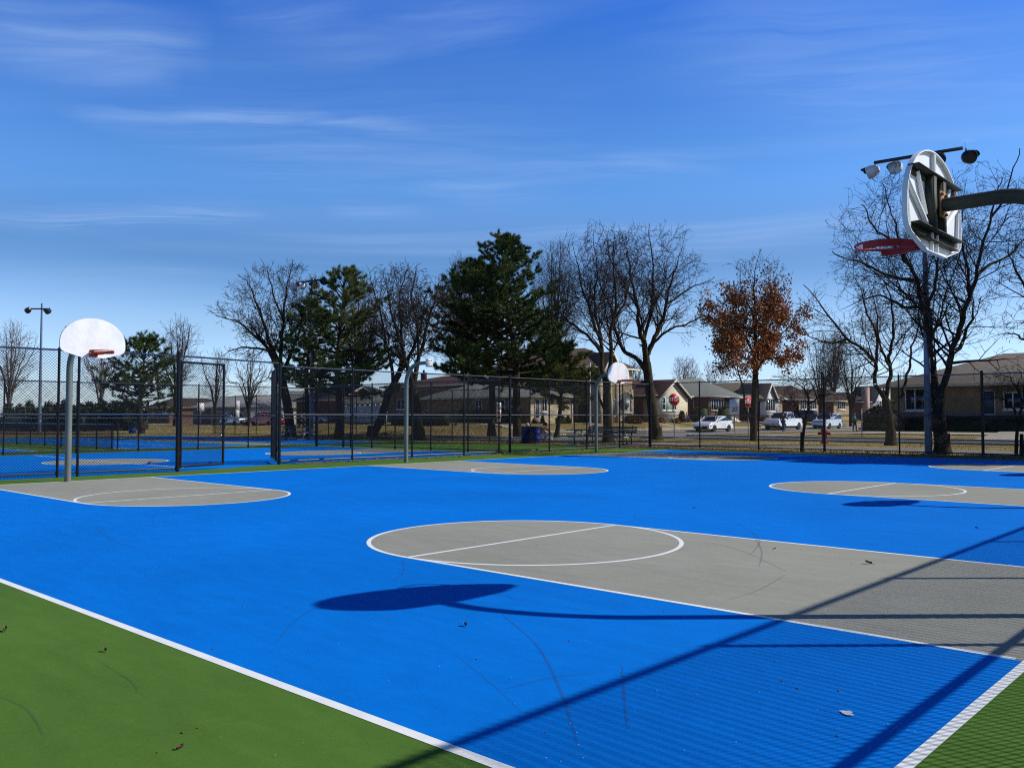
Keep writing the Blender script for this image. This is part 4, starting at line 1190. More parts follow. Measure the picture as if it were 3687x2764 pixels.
# copper leaved oak
P = G(1628, 953); d0 = dep(P); pp = 1892/d0
B = Bare(51, (tuple(D(1631, 692, d0)), (122/pp, 122/pp, 142/pp)), wig=.16, trop=.05, rmin=.009, dens=1.0, maxl=4, ang=(30, 60))
for pts, a, bb, nb, off in [
    ([(1628, 952), (1628, 900), (1630, 850), (1632, 800)], .22, .16, 0, (0, 0)),
    ([(1632, 800), (1632, 740), (1631, 680), (1629, 620), (1632, 572)], .15, .03, 1.1, (0, .01)),
    ([(1626, 922), (1611, 875), (1602, 830), (1592, 780), (1580, 735)], .08, .025, .8, (0, -1.2)),
    ([(1632, 805), (1660, 762), (1690, 722), (1712, 692)], .08, .025, 1.1, (0, 1.0)),
    ([(1632, 770), (1600, 715), (1570, 685), (1546, 672)], .08, .025, 1.1, (0, 1.2)),
    ([(1632, 790), (1655, 775), (1690, 775), (1722, 765)], .06, .02, 1.1, (0, -1.4)),
    ([(1632, 785), (1600, 770), (1570, 765), (1545, 755)], .06, .02, 1.1, (0, -1.2)),
    ([(1632, 700), (1656, 660), (1672, 618)], .06, .02, 1.1, (0, -1.0)),
    ([(1631, 690), (1608, 640), (1598, 600)], .06, .02, 1.1, (0, 1.0))]:
    n = len(pts)
    B.limb([D(x, y, d0+off[0]+(off[1]-off[0])*i/(n-1)) for i, (x, y) in enumerate(pts)], a, bb, nb, start=.1 if off[1] else .6)
oak = B.build('oak_tree', 'tree still holding copper brown leaves beside the second stop sign', P, cat='tree')
rs = np.random.RandomState(3)
K = np.array([s[1] for s in B.K])
zc = (K[:, 2])
wgt = np.clip((D(1631, 596, d0)[2]-zc)/(D(1631, 596, d0)[2]-D(1631, 740, d0)[2]), 0.02, 1)**1.1
ok = rs.rand(len(K)) < wgt*2.2
K = K[ok & (K[:, 2] > D(1631, 818, d0)[2])]
cl = rs.rand(len(K)) < .62
K = np.repeat(K[cl], 6, 0)+rs.normal(0, .16, (cl.sum()*6, 3))
if len(K) > 34000: K = K[rs.permutation(len(K))[:34000]]
lm = MB(); cards(lm, K-P, np.tile((0, 0, -.35), (len(K), 1)), .15, .095, rs)
lm.build('leaves', M['leaf'], oak)

# evergreen row and shrubs: leaf sprays over a woody core
def shrub(name, label, base, rx, ry, h, m, seed, n=900, ln=.14, shape='dome', cat='shrub', group=None, rz=0):
    rs = np.random.RandomState(seed)
    t = thing(name, label, cat, tuple(base), rz, group)
    k = n
    th = rs.uniform(0, 2*pi, k); u = rs.uniform(0, 1, k)
    if shape == 'cone':
        zf = 1-np.sqrt(1-u*.985); rr = (1-zf)**.75*(.92+.16*np.sin(th*5+zf*9))
        nz = .6
    elif shape == 'box':
        zf = np.where(rs.rand(k) < .42, 1.0, u); rr = np.ones(k); nz = .5
    else:
        zf = u; rr = np.sqrt(np.clip(1-(zf*.98)**2.4, 0, 1))*(.9+.2*np.sin(th*4+seed)*np.sin(zf*7)); nz = .4
    if shape == 'box':
        a = np.sign(np.cos(th))*np.abs(np.cos(th))**.35; b = np.sign(np.sin(th))*np.abs(np.sin(th))**.35
        q = np.where(zf >= 1, rs.uniform(.1, 1, k)**.5, 1.0)
        X, Y = a*rx*q, b*ry*q
    else:
        X, Y = np.cos(th)*rr*rx, np.sin(th)*rr*ry
    Pp = np.stack([X, Y, zf*h], 1)
    out = np.stack([np.cos(th), np.sin(th), np.full(k, nz)], 1)
    Pp -= out*rs.uniform(0, .12, k)[:, None]
    mb = MB(); cards(mb, Pp, out, ln, ln*.55, rs)
    mb.build('foliage', M[m], t)
    core = MB()
    if shape == 'cone': prof = [(.80*rx, 0), (.62*rx, h*.35), (.34*rx, h*.7), (0, h*.93)]
    elif shape == 'box': prof = [(.86*rx, 0), (.9*rx, h*.5), (.86*rx, h*.9), (.5*rx, h*.95)]
    else: prof = [(.80*rx, 0), (.86*rx, h*.3), (.66*rx, h*.66), (.3*rx, h*.88), (0, h*.93)]
    core.lathe(prof, 14); core.V = [v*np.array((1, ry/rx, 1)) for v in core.V]
    core.build('stems', M[m], t, smooth=True)
    return t

xs_ = [18, 42, 62, 84, 104, 122, 140, 158, 172, 190, 206, 220, 238, 252, 270, 284, 298]
tops = [866, 868, 860, 874, 862, 866, 858, 872, 866, 862, 866, 864, 868, 860, 856, 862, 864]
for k, (x, y) in enumerate(zip(xs_, tops)):
    d_ = 86+4*sin(k*1.7)
    p = D(x, 920, d_); h = D(x, y, d_)[2]
    shrub('arborvitae', 'narrow evergreen in the row above the green wind screen at the far left', (p[0], p[1], 0), .95+.12*sin(k*2.3), .9, h+.15, 'arb', 60+k, 1300, .26, 'cone', 'evergreen', 'row of narrow evergreens')

# ------------------------------------------------------------------ distant bare trees
def generic(seed, name, label, loc, H, W_, fan=False, pale=False, group='bare trees in the distance', rmin=.022, dens=.75, lo=.22):
    B = Bare(seed, ((0, 0, H*(.5+lo*.5)), (W_/2, W_/2, H*(1-lo)/2)), wig=.17, trop=.03, rmin=rmin, step=.5, dens=dens, maxl=4, ang=(28, 55))
    R = random.Random(seed)
    zt = H*lo*.9
    B.limb([(0, 0, 0), (.06*R.uniform(-1, 1), .1, zt*.5), (.1, 0, zt)], H*.022, H*.018, 0)
    for k in range(9 if fan else 5):
        a = 2*pi*k/(7 if fan else 5)+R.uniform(-.3, .3); sp = R.uniform(.25, .92)*(W_/2)
        up = 1-.42*(sp/(W_/2))**2-R.uniform(0, .08)
        B.limb([(.1, 0, zt*R.uniform(.8, 1)), (cos(a)*sp*.35, sin(a)*sp*.35, zt+(H-zt)*.38), (cos(a)*sp*.75, sin(a)*sp*.75, zt+(H-zt)*.7*up), (cos(a)*sp, sin(a)*sp, zt+(H-zt)*up)], H*.010, H*.0035, 1.0, start=.12, L=H*.22)
    B.limb([(.1, 0, zt), (.2, .1, H*.6), (0, 0, H*.93)], H*.012, H*.004, 1.0, start=.12, L=H*.22)
    t = B.build(name, label, (0, 0, 0), mt='twigpale' if pale else 'bark', mk='twigpale' if pale else 'twig', group=group)
    t.location = loc
    return t

def place(x, yb, yt, dpt, wpx):
    p = D(x, yb, dpt); z = hgt(p[0], p[1]); ppm = 1892/dpt
    return (p[0], p[1], z), D(x, yt, dpt)[2]-z, wpx/ppm
DIST = [
    (378, 918, 680, 110, 130, 71, False, 'bare tree standing behind the low pine, left of the gate'),
    (215, 918, 708, 115, 135, 72, True, 'pale bare tree between the left backboard and the low pine'),
    (18, 918, 690, 105, 135, 73, True, 'pale spreading bare tree at the left edge of the picture'),
    (536, 926, 742, 97, 112, 74, False, 'small fan shaped bare tree seen through the gate opening'),
    (463, 921, 750, 108, 100, 75, False, 'bare tree seen through the closed gate leaf'),
    (770, 918, 585, 120, 120, 76, False, 'bare tree whose crown shows behind the olive pine'),
    (1000, 915, 552, 118, 130, 77, False, 'bare tree whose twigs show above the left shoulder of the biggest pine'),
    (1195, 915, 512, 105, 130, 78, False, 'bare tree whose twigs show right of the biggest pine tip'),
    (1478, 905, 766, 165, 84, 79, True, 'pale bare tree behind the yellow gabled house'),
    (1530, 905, 778, 170, 90, 80, True, 'pale bare tree above the grey hipped roof'),
    (1772, 921, 728, 106, 115, 81, False, 'bare street tree standing before the silver car'),
    (1838, 919, 742, 112, 120, 82, False, 'bare street tree right of the silver car'),
    (1800, 905, 715, 150, 110, 83, True, 'pale bare tree far down the street'),
    (690, 920, 740, 125, 110, 84, False, 'thin bare tree behind the pines by the brick garage'),
    (1370, 910, 760, 135, 90, 85, False, 'bare tree behind the two storey stone house'),
    (1955, 905, 792, 120, 90, 86, True, 'pale bare tree just above the left end of the tan house roof'),
]
for x, yb, yt, dd, w, seed, pale, lab in DIST:
    loc, H, Wd = place(x, yb, yt, dd, w)
    generic(seed, 'bare_tree', lab, loc, H, Wd, fan=True, pale=pale, rmin=.013 if dd < 125 else .018, dens=.62)

# ------------------------------------------------------------------ houses
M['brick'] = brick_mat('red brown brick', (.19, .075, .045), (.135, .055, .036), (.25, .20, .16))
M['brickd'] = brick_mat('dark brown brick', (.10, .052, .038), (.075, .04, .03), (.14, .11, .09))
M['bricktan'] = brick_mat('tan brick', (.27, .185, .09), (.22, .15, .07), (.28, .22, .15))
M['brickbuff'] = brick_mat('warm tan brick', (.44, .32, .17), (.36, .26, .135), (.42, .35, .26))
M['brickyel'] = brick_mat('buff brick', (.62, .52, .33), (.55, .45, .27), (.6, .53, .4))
M['stone'] = brick_mat('rough pale stone', (.52, .46, .33), (.34, .28, .19), (.3, .26, .2), .42, .17)
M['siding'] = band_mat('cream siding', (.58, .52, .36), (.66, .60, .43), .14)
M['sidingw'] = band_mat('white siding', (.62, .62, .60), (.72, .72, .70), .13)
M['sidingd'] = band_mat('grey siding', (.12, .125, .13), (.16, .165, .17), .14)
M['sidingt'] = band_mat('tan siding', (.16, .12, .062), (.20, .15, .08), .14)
M['rfgrey'] = band_mat('grey green shingles', (.145, .155, .14), (.25, .265, .24), .10)
M['rfdark'] = band_mat('charcoal shingles', (.035, .037, .04), (.075, .078, .085), .10)
M['rfbrown'] = band_mat('brown shingles', (.05, .033, .025), (.10, .07, .055), .10)
M['rfred'] = band_mat('red brown shingles', (.05, .024, .02), (.085, .043, .036), .10)
M['rflight'] = band_mat('light grey shingles', (.32, .32, .31), (.46, .46, .44), .10)
M['rfmoss'] = band_mat('weathered brown shingles', (.10, .082, .062), (.20, .17, .135), .10)
M['trim'] = mat('cream trim', (.62, .58, .46), .6, rgb2=(.52, .49, .39), vs=3)
M['doorblue'] = mat('blue grey door', (.05, .075, .11), .5)
M['doorred'] = mat('dark red door', (.07, .02, .02), .5)
M['doorw'] = mat('pale door', (.36, .39, .44), .5)
M['curtain'] = mat('white curtain behind glass', (.62, .64, .66), .5)

class House:
    def __init__(s, name, label, x0, y0, x1, y1, zb, ze, wall, front=None, side=None, group='houses across the street'):
        s.b = np.array(((x0+x1)/2, (y0+y1)/2, zb)); s.x0, s.y0, s.x1, s.y1, s.zb, s.ze = x0, y0, x1, y1, zb, ze
        s.t = thing(name, label, 'house', tuple(s.b), 0, group)
        mb = MB(); V = [(x0,y0,zb-.8),(x1,y0,zb-.8),(x1,y1,zb-.8),(x0,y1,zb-.8),(x0,y0,ze),(x1,y0,ze),(x1,y1,ze),(x0,y1,ze)]
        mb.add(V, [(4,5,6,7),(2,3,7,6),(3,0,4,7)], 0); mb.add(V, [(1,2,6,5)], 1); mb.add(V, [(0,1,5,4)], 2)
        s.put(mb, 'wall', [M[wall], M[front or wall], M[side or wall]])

    def put(s, mb, name, mats, parent=None, smooth=False):
        mb.move(t=-s.b)
        return mb.build(name, mats, parent or s.t, smooth)

    def roof(s, kind, zr, m, over=.5, fr=.5, bk=.5, axis='x'):
        x0, x1, y0, y1 = s.x0-over, s.x1+over, s.y0-over, s.y1+over; z = s.ze+.02
        mb = MB()
        E = [(x0,y0,z),(x1,y0,z),(x1,y1,z),(x0,y1,z)]
        if axis == 'x':
            yc = (y0+y1)/2; hw = (y1-y0)/2
            a = (x0+(hw*bk if kind == 'hip' else 0), yc, zr); b = (x1-(hw*fr if kind == 'hip' else 0), yc, zr)
            F = [(0,1,5,4),(2,3,4,5),(1,2,5),(3,0,4)]
        else:
            xc = (x0+x1)/2; hw = (x1-x0)/2
            a = (xc, y0+(hw*bk if kind == 'hip' else 0), zr); b = (xc, y1-(hw*fr if kind == 'hip' else 0), zr)
            F = [(1,2,5,4),(3,0,4,5),(0,1,4),(2,3,5)]
        mb.add(E+[a, b], F); mb.add(E, [(3,2,1,0)])
        s.r = s.put(mb, 'roof', [M[m]])
        g = MB()
        for p, q in ((0, 1), (1, 2), (2, 3), (3, 0)):
            P, Q = np.array(E[p]), np.array(E[q]); g.obox(P+(0, 0, -.085), Q+(0, 0, -.085), .07, .15)
        s.put(g, 'gutter', [M['trim']])
        return s.r

    def chimney(s, x, y, z0, z1, w=.8, m='brickd'):
        mb = MB().box(x-w/2, y-w/2*.7, z0, x+w/2, y+w/2*.7, z1); mb.box(x-w/2-.05, y-w*.35-.05, z1+.002, x+w/2+.05, y+w*.35+.05, z1+.12)
        mb.tube([(x, y, z1+.12), (x, y, z1+.42)], .13, 8)
        s.put(mb, 'chimney', [M[m]], s.r)

    def rectpix(s, face, p):
        x0, y0, x1, y1 = p
        if face == '+X':
            a = onX(x0, y1, s.x1); b = onX(x1, y0, s.x1); return a[1], a[2], b[1], b[2]
        a = onY(x0, y1, s.y0); b = onY(x1, y0, s.y0); return a[0], a[2], b[0], b[2]

    def opening(s, face, p, kind='window', cols=2, rows=1, frame='white', pane='glass', pix=True, prj=0.0, sill=True):
        a0, z0, a1, z1 = s.rectpix(face, p) if pix else p
        if face == '+X': f = lambda a, d, z: (s.x1+prj+d, a, z)
        else: f = lambda a, d, z: (a, s.y0-prj-d, z)
        def bx(mb, aa, d0, za, ab, d1, zb_):
            P, Q = f(aa, d0, za), f(ab, d1, zb_)
            mb.box(min(P[0], Q[0]), min(P[1], Q[1]), za, max(P[0], Q[0]), max(P[1], Q[1]), zb_)
        w = .07
        fr = MB()
        bx(fr, a0, .0, z0, a0+w, .07, z1); bx(fr, a1-w, 0, z0, a1, .07, z1)
        bx(fr, a0+w, 0, z1-w, a1-w, .068, z1); bx(fr, a0+w, 0, z0, a1-w, .068, z0+w)
        for k in range(1, cols):
            a = a0+(a1-a0)*k/cols; bx(fr, a-.035, .0, z0+w, a+.035, .06, z1-w)
        for k in range(1, rows):
            z = z0+(z1-z0)*k/rows; bx(fr, a0+w, .0, z-.03, a1-w, .055, z+.03)
        if sill and kind == 'window': bx(fr, a0-.08, 0, z0-.12, a1+.08, .12, z0-.002)
        o = s.put(fr, kind, [M[frame]])
        pn = MB(); bx(pn, a0+.02, .0, z0+.02, a1-.02, .02, z1-.02)
        s.put(pn, 'pane' if kind == 'window' else 'door_panel', [M[pane]], o)
        return o

    def gable(s, y0, y1, ze, zp, prj, back, wall, roof, trim='trim', over=.35):
        """front wing with a gable facing the street"""
        xf = s.x1+prj; zb = s.zb-.6
        mb = MB(); yc = (y0+y1)/2
        P = [(y0, zb), (y1, zb), (y1, ze), (yc, zp-.12), (y0, ze)]
        mb.prism(P, lambda a, b, t: (t, a, b), s.x1-back, xf)
        s.put(mb, 'gable_wall', [M[wall]])
        sl = (zp-ze)/((y1-y0)/2)
        rb = MB()
        for sg, ye in ((-1, y0-over), (1, y1+over)):
            zl = ze-sl*over
            V = [(s.x1-back-2, ye, zl), (xf+over, ye, zl), (xf+over, yc, zp), (s.x1-back-2, yc, zp)]
            V2 = [(x, y, z+.12) for x, y, z in V]
            rb.add(V+V2, [(0,1,2,3),(7,6,5,4),(0,4,5,1),(1,5,6,2),(3,7,4,0)] if sg < 0 else [(3,2,1,0),(4,5,6,7),(1,5,4,0),(2,6,5,1),(0,4,7,3)])
        s.put(rb, 'gable_roof', [M[roof]])
        tb = MB()
        for ye in (y0-over, y1+over):
            zl = ze-sl*over
            tb.obox((xf+over+.03, ye, zl+.03), (xf+over+.03, yc, zp+.03), .05, .22)
        s.put(tb, 'fascia', [M[trim]])

    def steps(s, y0, y1, n, m='concrete', x=None):
        mb = MB(); x = x or s.x1
        for k in range(n): mb.box(x+.005, y0, s.zb-.6, x+.30*(n-k), y1, s.zb+.17*(k+1))
        s.put(mb, 'steps', [M[m]])

    def downspout(s, face, a):
        P = (s.x1+.06, a) if face == '+X' else (a, s.y0-.06)
        s.put(MB().box(P[0]-.04, P[1]-.04, s.zb, P[0]+.04, P[1]+.04, s.ze-.05), 'downspout', [M['trim']])

XF = -52.0
yx = lambda c: float(onX(c, 900, XF)[1])
# H6 corner buff brick house
ya, yb = yx(1144), yx(1238)
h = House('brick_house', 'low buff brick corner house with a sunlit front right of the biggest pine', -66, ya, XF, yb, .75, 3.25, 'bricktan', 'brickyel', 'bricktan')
h.roof('hip', 4.75, 'rfgrey', .55, .9, .9)
h.opening('+X', (1155, 862, 1165, 909), 'door', 1, 1, 'trim', 'doorblue'); h.opening('+X', (1169, 861, 1181, 889), 'window', 2, 1)
h.opening('-Y', (1027, 863, 1042, 893), 'window', 2, 2); h.opening('-Y', (1078, 863, 1092, 893), 'window', 1, 2); h.opening('-Y', (1099, 863, 1111, 893), 'window', 1, 2)
h.steps(yx(1152), yx(1168), 3); h.downspout('+X', yb-.25); h.chimney(-58, (ya+yb)/2, 4.3, 5.5)
# H5 taller tan house behind it
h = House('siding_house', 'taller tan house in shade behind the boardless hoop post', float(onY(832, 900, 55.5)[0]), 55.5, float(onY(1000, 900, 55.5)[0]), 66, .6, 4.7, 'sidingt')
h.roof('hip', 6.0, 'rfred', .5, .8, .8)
h.opening('-Y', (975, 847, 992, 857), 'window', 1, 1); h.opening('-Y', (858, 862, 876, 884), 'window', 2, 1); h.opening('-Y', (924, 862, 944, 884), 'window', 2, 1)
h.chimney(-76, 61, 5.4, 6.4, .6)
# H7 two storey stone and brick house
ya, yb = yx(1274), yx(1366)
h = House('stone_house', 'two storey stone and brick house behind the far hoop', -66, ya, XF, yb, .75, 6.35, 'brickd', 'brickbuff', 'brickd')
h.roof('hip', 8.6, 'rfbrown', .6, .95, .9)
h.gable(ya+.25, ya+3.5, 5.7, 7.75, 1.2, 1.0, 'bricktan', 'rfbrown')
for c in (1276, 1297, 1312, 1332, 1364):
    y = yx(c); h.put(MB().box(XF+.01, y-.24, .1, XF+(1.32 if c < 1313 else .10), y+.24, 5.2 if c < 1313 else 4.2), 'pilaster', [M['stone']])
h.opening('+X', (1338, 862, 1362, 890), 'window', 3, 1, 'trim', 'curtain'); h.opening('+X', (1340, 808, 1352, 822), 'window', 2, 1); h.opening('+X', (1283, 862, 1293, 882), 'window', 1, 1, prj=1.2)
h.opening('+X', (1283, 815, 1293, 835), 'window', 1, 1, prj=1.2); h.opening('+X', (1301, 862, 1309, 900), 'door', 1, 1, 'trim', 'doorblue', prj=1.2)
ar = MB(); c_ = yx(1350); w_ = (yx(1363)-yx(1337))/2; z_ = float(onX(1350, 862, XF)[2])
ar.add([(XF+.05, c_+w_*cos(a)*.97, z_+.02+w_*.62*sin(a)) for a in np.linspace(0, pi, 15)], [tuple(range(15))]); h.put(ar, 'fanlight', [M['glass']])
a2 = MB()
for a, b in zip(np.linspace(0, pi, 13)[:-1], np.linspace(0, pi, 13)[1:]):
    a2.obox((XF+.04, c_+(w_+.13)*cos(a), z_+(w_*.62+.15)*sin(a)), (XF+.04, c_+(w_+.13)*cos(b), z_+(w_*.62+.15)*sin(b)), .30, .12, up=(1, 0, 0))
h.put(a2, 'stone_arch', [M['stone']]); h.steps(yx(1318), yx(1330), 4)
h.opening('-Y', (1241, 872, 1248, 906), 'door', 1, 1, 'trim', 'doorw')
# H8 buff gabled house
ya, yb = yx(1415), yx(1486)
h = House('brick_house', 'buff house with a street gable and pale green blind behind the first stop sign', -66, ya, XF, yb, .75, 3.72, 'brick', 'brickyel', 'brick')
h.roof('hip', 5.6, 'rfred', .5, .8, .6)
h.gable(ya-.1, yx(1473), 3.62, 5.35, .7, 1.5, 'siding', 'rfred')
h.opening('+X', (1417, 858, 1425, 886), 'window', 1, 2, prj=.7); h.opening('+X', (1425.5, 858, 1438, 886), 'window', 1, 1, 'white', 'glassgreen', prj=.7); h.opening('+X', (1438.5, 858, 1448, 886), 'window', 1, 2, prj=.7)
h.opening('+X', (1475, 868, 1483, 902), 'door', 1, 1, 'trim', 'doorred'); h.steps(yx(1474), yx(1484), 4); h.chimney(-59, ya+2.2, 4.6, 6.0)
# H9 brick with grey hipped roof
ya, yb = yx(1531), yx(1597)
h = House('brick_house', 'red brick house with a grey hipped roof behind the white sedan', -66, ya, XF, yb, .72, 3.8, 'brick', 'brick', 'brick')
h.roof('hip', 6.1, 'rfgrey', .55, .95, .8)
h.opening('+X', (1535, 860, 1562, 886), 'window', 5, 1, 'white', 'glass'); h.opening('+X', (1569, 858, 1577, 890), 'door', 1, 1, 'trim', 'doorblue')
aw = MB().prism([(yx(1566), 3.35), (yx(1580), 3.35), (yx(1578), 3.75), (yx(1568), 3.75)], lambda a, b, t: (t, a, b), XF+.02, XF+1.2); h.put(aw, 'awning', [M['rfdark']]); h.downspout('-Y', XF-2.0)
h.steps(yx(1567), yx(1580), 4, 'white')
# H10
ya, yb = yx(1642), yx(1690)
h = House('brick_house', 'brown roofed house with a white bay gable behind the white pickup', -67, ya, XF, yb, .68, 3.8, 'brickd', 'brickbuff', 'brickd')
h.roof('hip', 6.0, 'rfmoss', .55, .8, .6)
h.gable(ya, yx(1666), 3.7, 5.6, .6, 1.5, 'sidingw', 'rfmoss', 'white')
h.opening('+X', (1644, 861, 1664, 888), 'window', 4, 1, prj=.6); h.opening('+X', (1675, 868, 1683, 897), 'door', 1, 1, 'trim', 'doorw'); h.steps(yx(1673), yx(1685), 3)
# H11
ya, yb = yx(1726), yx(1768)
h = House('brick_house', 'red brick house with a row of white windows behind the dark driveway car', -67, ya, XF, yb, .62, 3.75, 'brick', 'brickbuff', 'brick')
h.roof('hip', 5.8, 'rfbrown', .55, .8, .7)
h.opening('+X', (1729, 862, 1745, 884), 'window', 4, 1); h.opening('+X', (1749, 862, 1763, 884), 'window', 3, 1)
# H12
ya, yb = yx(1801), yx(1834)
h = House('brick_house', 'tan brick house with a tall white window right of the silver car', -67, ya, XF, yb, .55, 3.7, 'brick', 'brickbuff', 'brick')
h.roof('hip', 5.6, 'rfbrown', .55, .8, .7); h.opening('+X', (1808, 863, 1825, 884), 'window', 4, 1)
# H13
ya, yb = yx(1861), yx(1915)
h = House('siding_house', 'farthest house with a white gable and pink brick chimney left of the dark round bush', -67, ya, XF, yb, .5, 3.7, 'brick', 'brick', 'brick')
h.roof('hip', 5.4, 'rfdark', .5, .8, .7)
h.gable(yx(1879), yx(1912), 3.7, 6.2, .6, 1.5, 'sidingw', 'rfdark', 'white')
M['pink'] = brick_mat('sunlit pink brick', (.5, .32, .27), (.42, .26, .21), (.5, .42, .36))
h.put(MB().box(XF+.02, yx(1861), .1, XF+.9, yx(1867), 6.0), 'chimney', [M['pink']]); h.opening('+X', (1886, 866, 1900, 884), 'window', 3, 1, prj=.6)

# right hand corner house
py = float(D(2060, 900, 61)[1])
rx0 = float(onY(1924, 900, py)[0])
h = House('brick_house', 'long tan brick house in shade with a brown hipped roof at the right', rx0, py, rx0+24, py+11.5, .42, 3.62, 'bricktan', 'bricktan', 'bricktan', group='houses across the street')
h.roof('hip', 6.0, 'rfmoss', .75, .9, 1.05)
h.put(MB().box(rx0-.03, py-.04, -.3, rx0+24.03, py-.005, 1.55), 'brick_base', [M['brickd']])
h.opening('-Y', (1956, 838, 2020, 886), 'window', 3, 1, 'white', 'glass'); h.opening('-Y', (2122, 842, 2150, 896), 'door', 1, 1, 'trim', 'doorblue'); h.opening('-Y', (2168, 846, 2230, 884), 'window', 3, 1)
v = D(2136, 793, 64.5)
h.put(MB().tube([v+(0, 0, -.3), v+(0, 0, .35)], .11, 8), 'roof_vent', [M['white']], h.r)
st_ = onY(2136, 900, py)
sb = MB()
for k in range(4): sb.box(st_[0]-1.2, py-.3*(4-k), -.2, st_[0]+1.2, py-.005, .42+.16*(k+1))
h.put(sb, 'steps', [M['concrete']])

# left group beyond the tennis courts
def farhouse(name, label, c0, c1, Y, d, zb, ze, zr, wall, roof_, ops, side=None, front=None, kind='hip', group='houses across the street'):
    x0, x1 = float(onY(c0, 905, Y)[0]), float(onY(c1, 905, Y)[0])
    h = House(name, label, x0, Y, x1, Y+d, zb, ze, wall, front, side, group); h.roof(kind, zr, roof_, .5, .7, .7, axis='x' if (x1-x0) > d else 'y')
    for o in ops: h.opening(*o)
    return h
farhouse('brick_house', 'distant brick house with a yellow gable seen under the low pine', 316, 366, 62, 12, .1, 2.9, 4.6, 'brick', 'rfbrown', [('-Y', (322, 884, 334, 892), 'window', 2, 1), ('-Y', (352, 884, 364, 892), 'window', 2, 1)])
g_ = farhouse('siding_house', 'distant grey house with a pale right half and white windows seen through the gate', 418, 536, 58, 10, .15, 2.75, 4.6, 'sidingw', 'rflight', [('-Y', (470, 881, 486, 888), 'window', 2, 1), ('-Y', (512, 881, 528, 890), 'window', 2, 1), ('-Y', (432, 881, 440, 889), 'window', 1, 1)], side='stone')
xx0, xx1 = float(onY(418, 905, 58)[0]), float(onY(455, 905, 58)[0])
g_.put(MB().box(xx0-.03, 57.94, .0, xx1, 57.99, 2.7), 'cladding', [M['sidingd']])
farhouse('brick_house', 'distant dark brick house behind the red car', 541, 612, 66, 12, .2, 3.6, 5.4, 'brickd', 'rfgrey', [('-Y', (547, 878, 563, 888), 'window', 2, 1), ('-Y', (572, 878, 584, 888), 'window', 1, 1)])
g_ = farhouse('brick_house', 'brick house with a yellow gable behind the olive pine', 640, 728, 60, 12, .3, 3.5, 5.6, 'brick', 'rfdark', [('-Y', (655, 880, 668, 892), 'window', 2, 1)])
g_.gable(60.4, 67, 3.5, 5.2, .05, 2, 'brick', 'rfdark')
farhouse('garage', 'grey roofed garage beside the white fence behind the olive pine', 742, 812, 60, 8, .45, 3.0, 4.7, 'sidingd', 'rfgrey', [('-Y', (752, 884, 776, 906), 'door', 1, 4, 'trim', 'doorw')])

# white vinyl privacy fence
fa, fb_ = D(737, 920, 92), D(834, 921, 80)
fa[2] = hgt(fa[0], fa[1]); fb_[2] = hgt(fb_[0], fb_[1])
t = thing('privacy_fence', 'white solid privacy fence behind the fence rails right of the olive pine', 'fence', tuple(fa))
n = 9
dv = (fb_-fa)/n
for k in range(n+1):
    p = dv*k; MB().box(p[0]-.06, p[1]-.06, p[2]-.2, p[0]+.06, p[1]+.06, p[2]+1.85).build('post', M['white'], t)
    if k < n:
        MB().obox(dv*k+(0, 0, .85), dv*(k+1)+(0, 0, .85), .04, 1.6).build('panel', M['sidingw'], t)
pr_ = MB(); pr_.obox(np.array((0, 0, 1.72)), fb_-fa+(0, 0, 1.72), .09, .10); pr_.build('top_rail', M['white'], t)

# planting at the houses
def hed(x, yb, yt, X, wpx, lab, m='shrub', shape='dome', cat='shrub', seed=1, n=900, ln=.13, asp=.8, group=None):
    p = onX(x, 905, X); d_ = dep(p); z = hgt(p[0], p[1])
    H = D(x, yt, d_)[2]-z; r_ = wpx/2*d_/1892
    return shrub('shrub', lab, (p[0], p[1], z-.05), r_*asp, r_, max(.3, H), m, seed, n, ln, shape, cat, group)
hed(1516, 912, 879, -50.2, 36, 'left block of the dark clipped hedge behind the white sedan', shape='box', cat='hedge', seed=101, asp=.7, n=1500)
hed(1566, 912, 879, -50.2, 50, 'lighter right block of the clipped hedge behind the white sedan', shape='box', cat='hedge', seed=102, asp=.5, n=1800)
hed(1473, 912, 886, -50.4, 18, 'dark red bush beside the door of the gabled house', 'shrubred', seed=103)
hed(1366, 912, 895, -49.8, 44, 'brown bare bush below the arched window of the stone house', 'shrubdry', seed=104, n=1400, ln=.2)
hed(1429, 912, 900, -49.8, 18, 'straw coloured bush under the pale green window', 'shrubdry', seed=105, n=600)
hed(1462, 913, 902, -49.6, 20, 'low dry bush by the steps of the gabled house', 'shrubdry', seed=106, n=600)
hed(1227, 912, 893, -50.6, 16, 'cone shaped evergreen at the right end of the corner house', shape='cone', seed=107)
hed(1212, 914, 897, -50.4, 30, 'rounded evergreen bush along the corner house front', seed=108)
hed(1172, 914, 890, -50.8, 10, 'slim evergreen beside the corner house door', shape='cone', seed=109)
hed(1652, 914, 896, -50.2, 26, 'brown bush under the white bay window', 'shrubdry', seed=110, n=700)
hed(1848, 906, 896, -49.5, 8, 'left of two small red brown bushes by the tan house', 'shrubred', seed=111, n=300, shape='cone')
hed(1838, 906, 897, -49.0, 8, 'right of two small red brown bushes by the tan house', 'shrubred', seed=112, n=300, shape='cone')
for c, X_, w_, sd_, lab in ((1010, -63, 60, 113, 'long dark hedge under the left windows of the corner house'), (1096, -55.5, 50, 114, 'dark hedge under the right side windows of the corner house')):
    p = onY(c, 912, ya*0+51.2); z = hgt(p[0], p[1]); d_ = dep(p); r_ = w_/2*d_/1892
    shrub('shrub', lab, (p[0], p[1], z-.05), r_*1.3, .6, 1.25, 'shrub', sd_, 1300, .13, 'box', 'hedge')
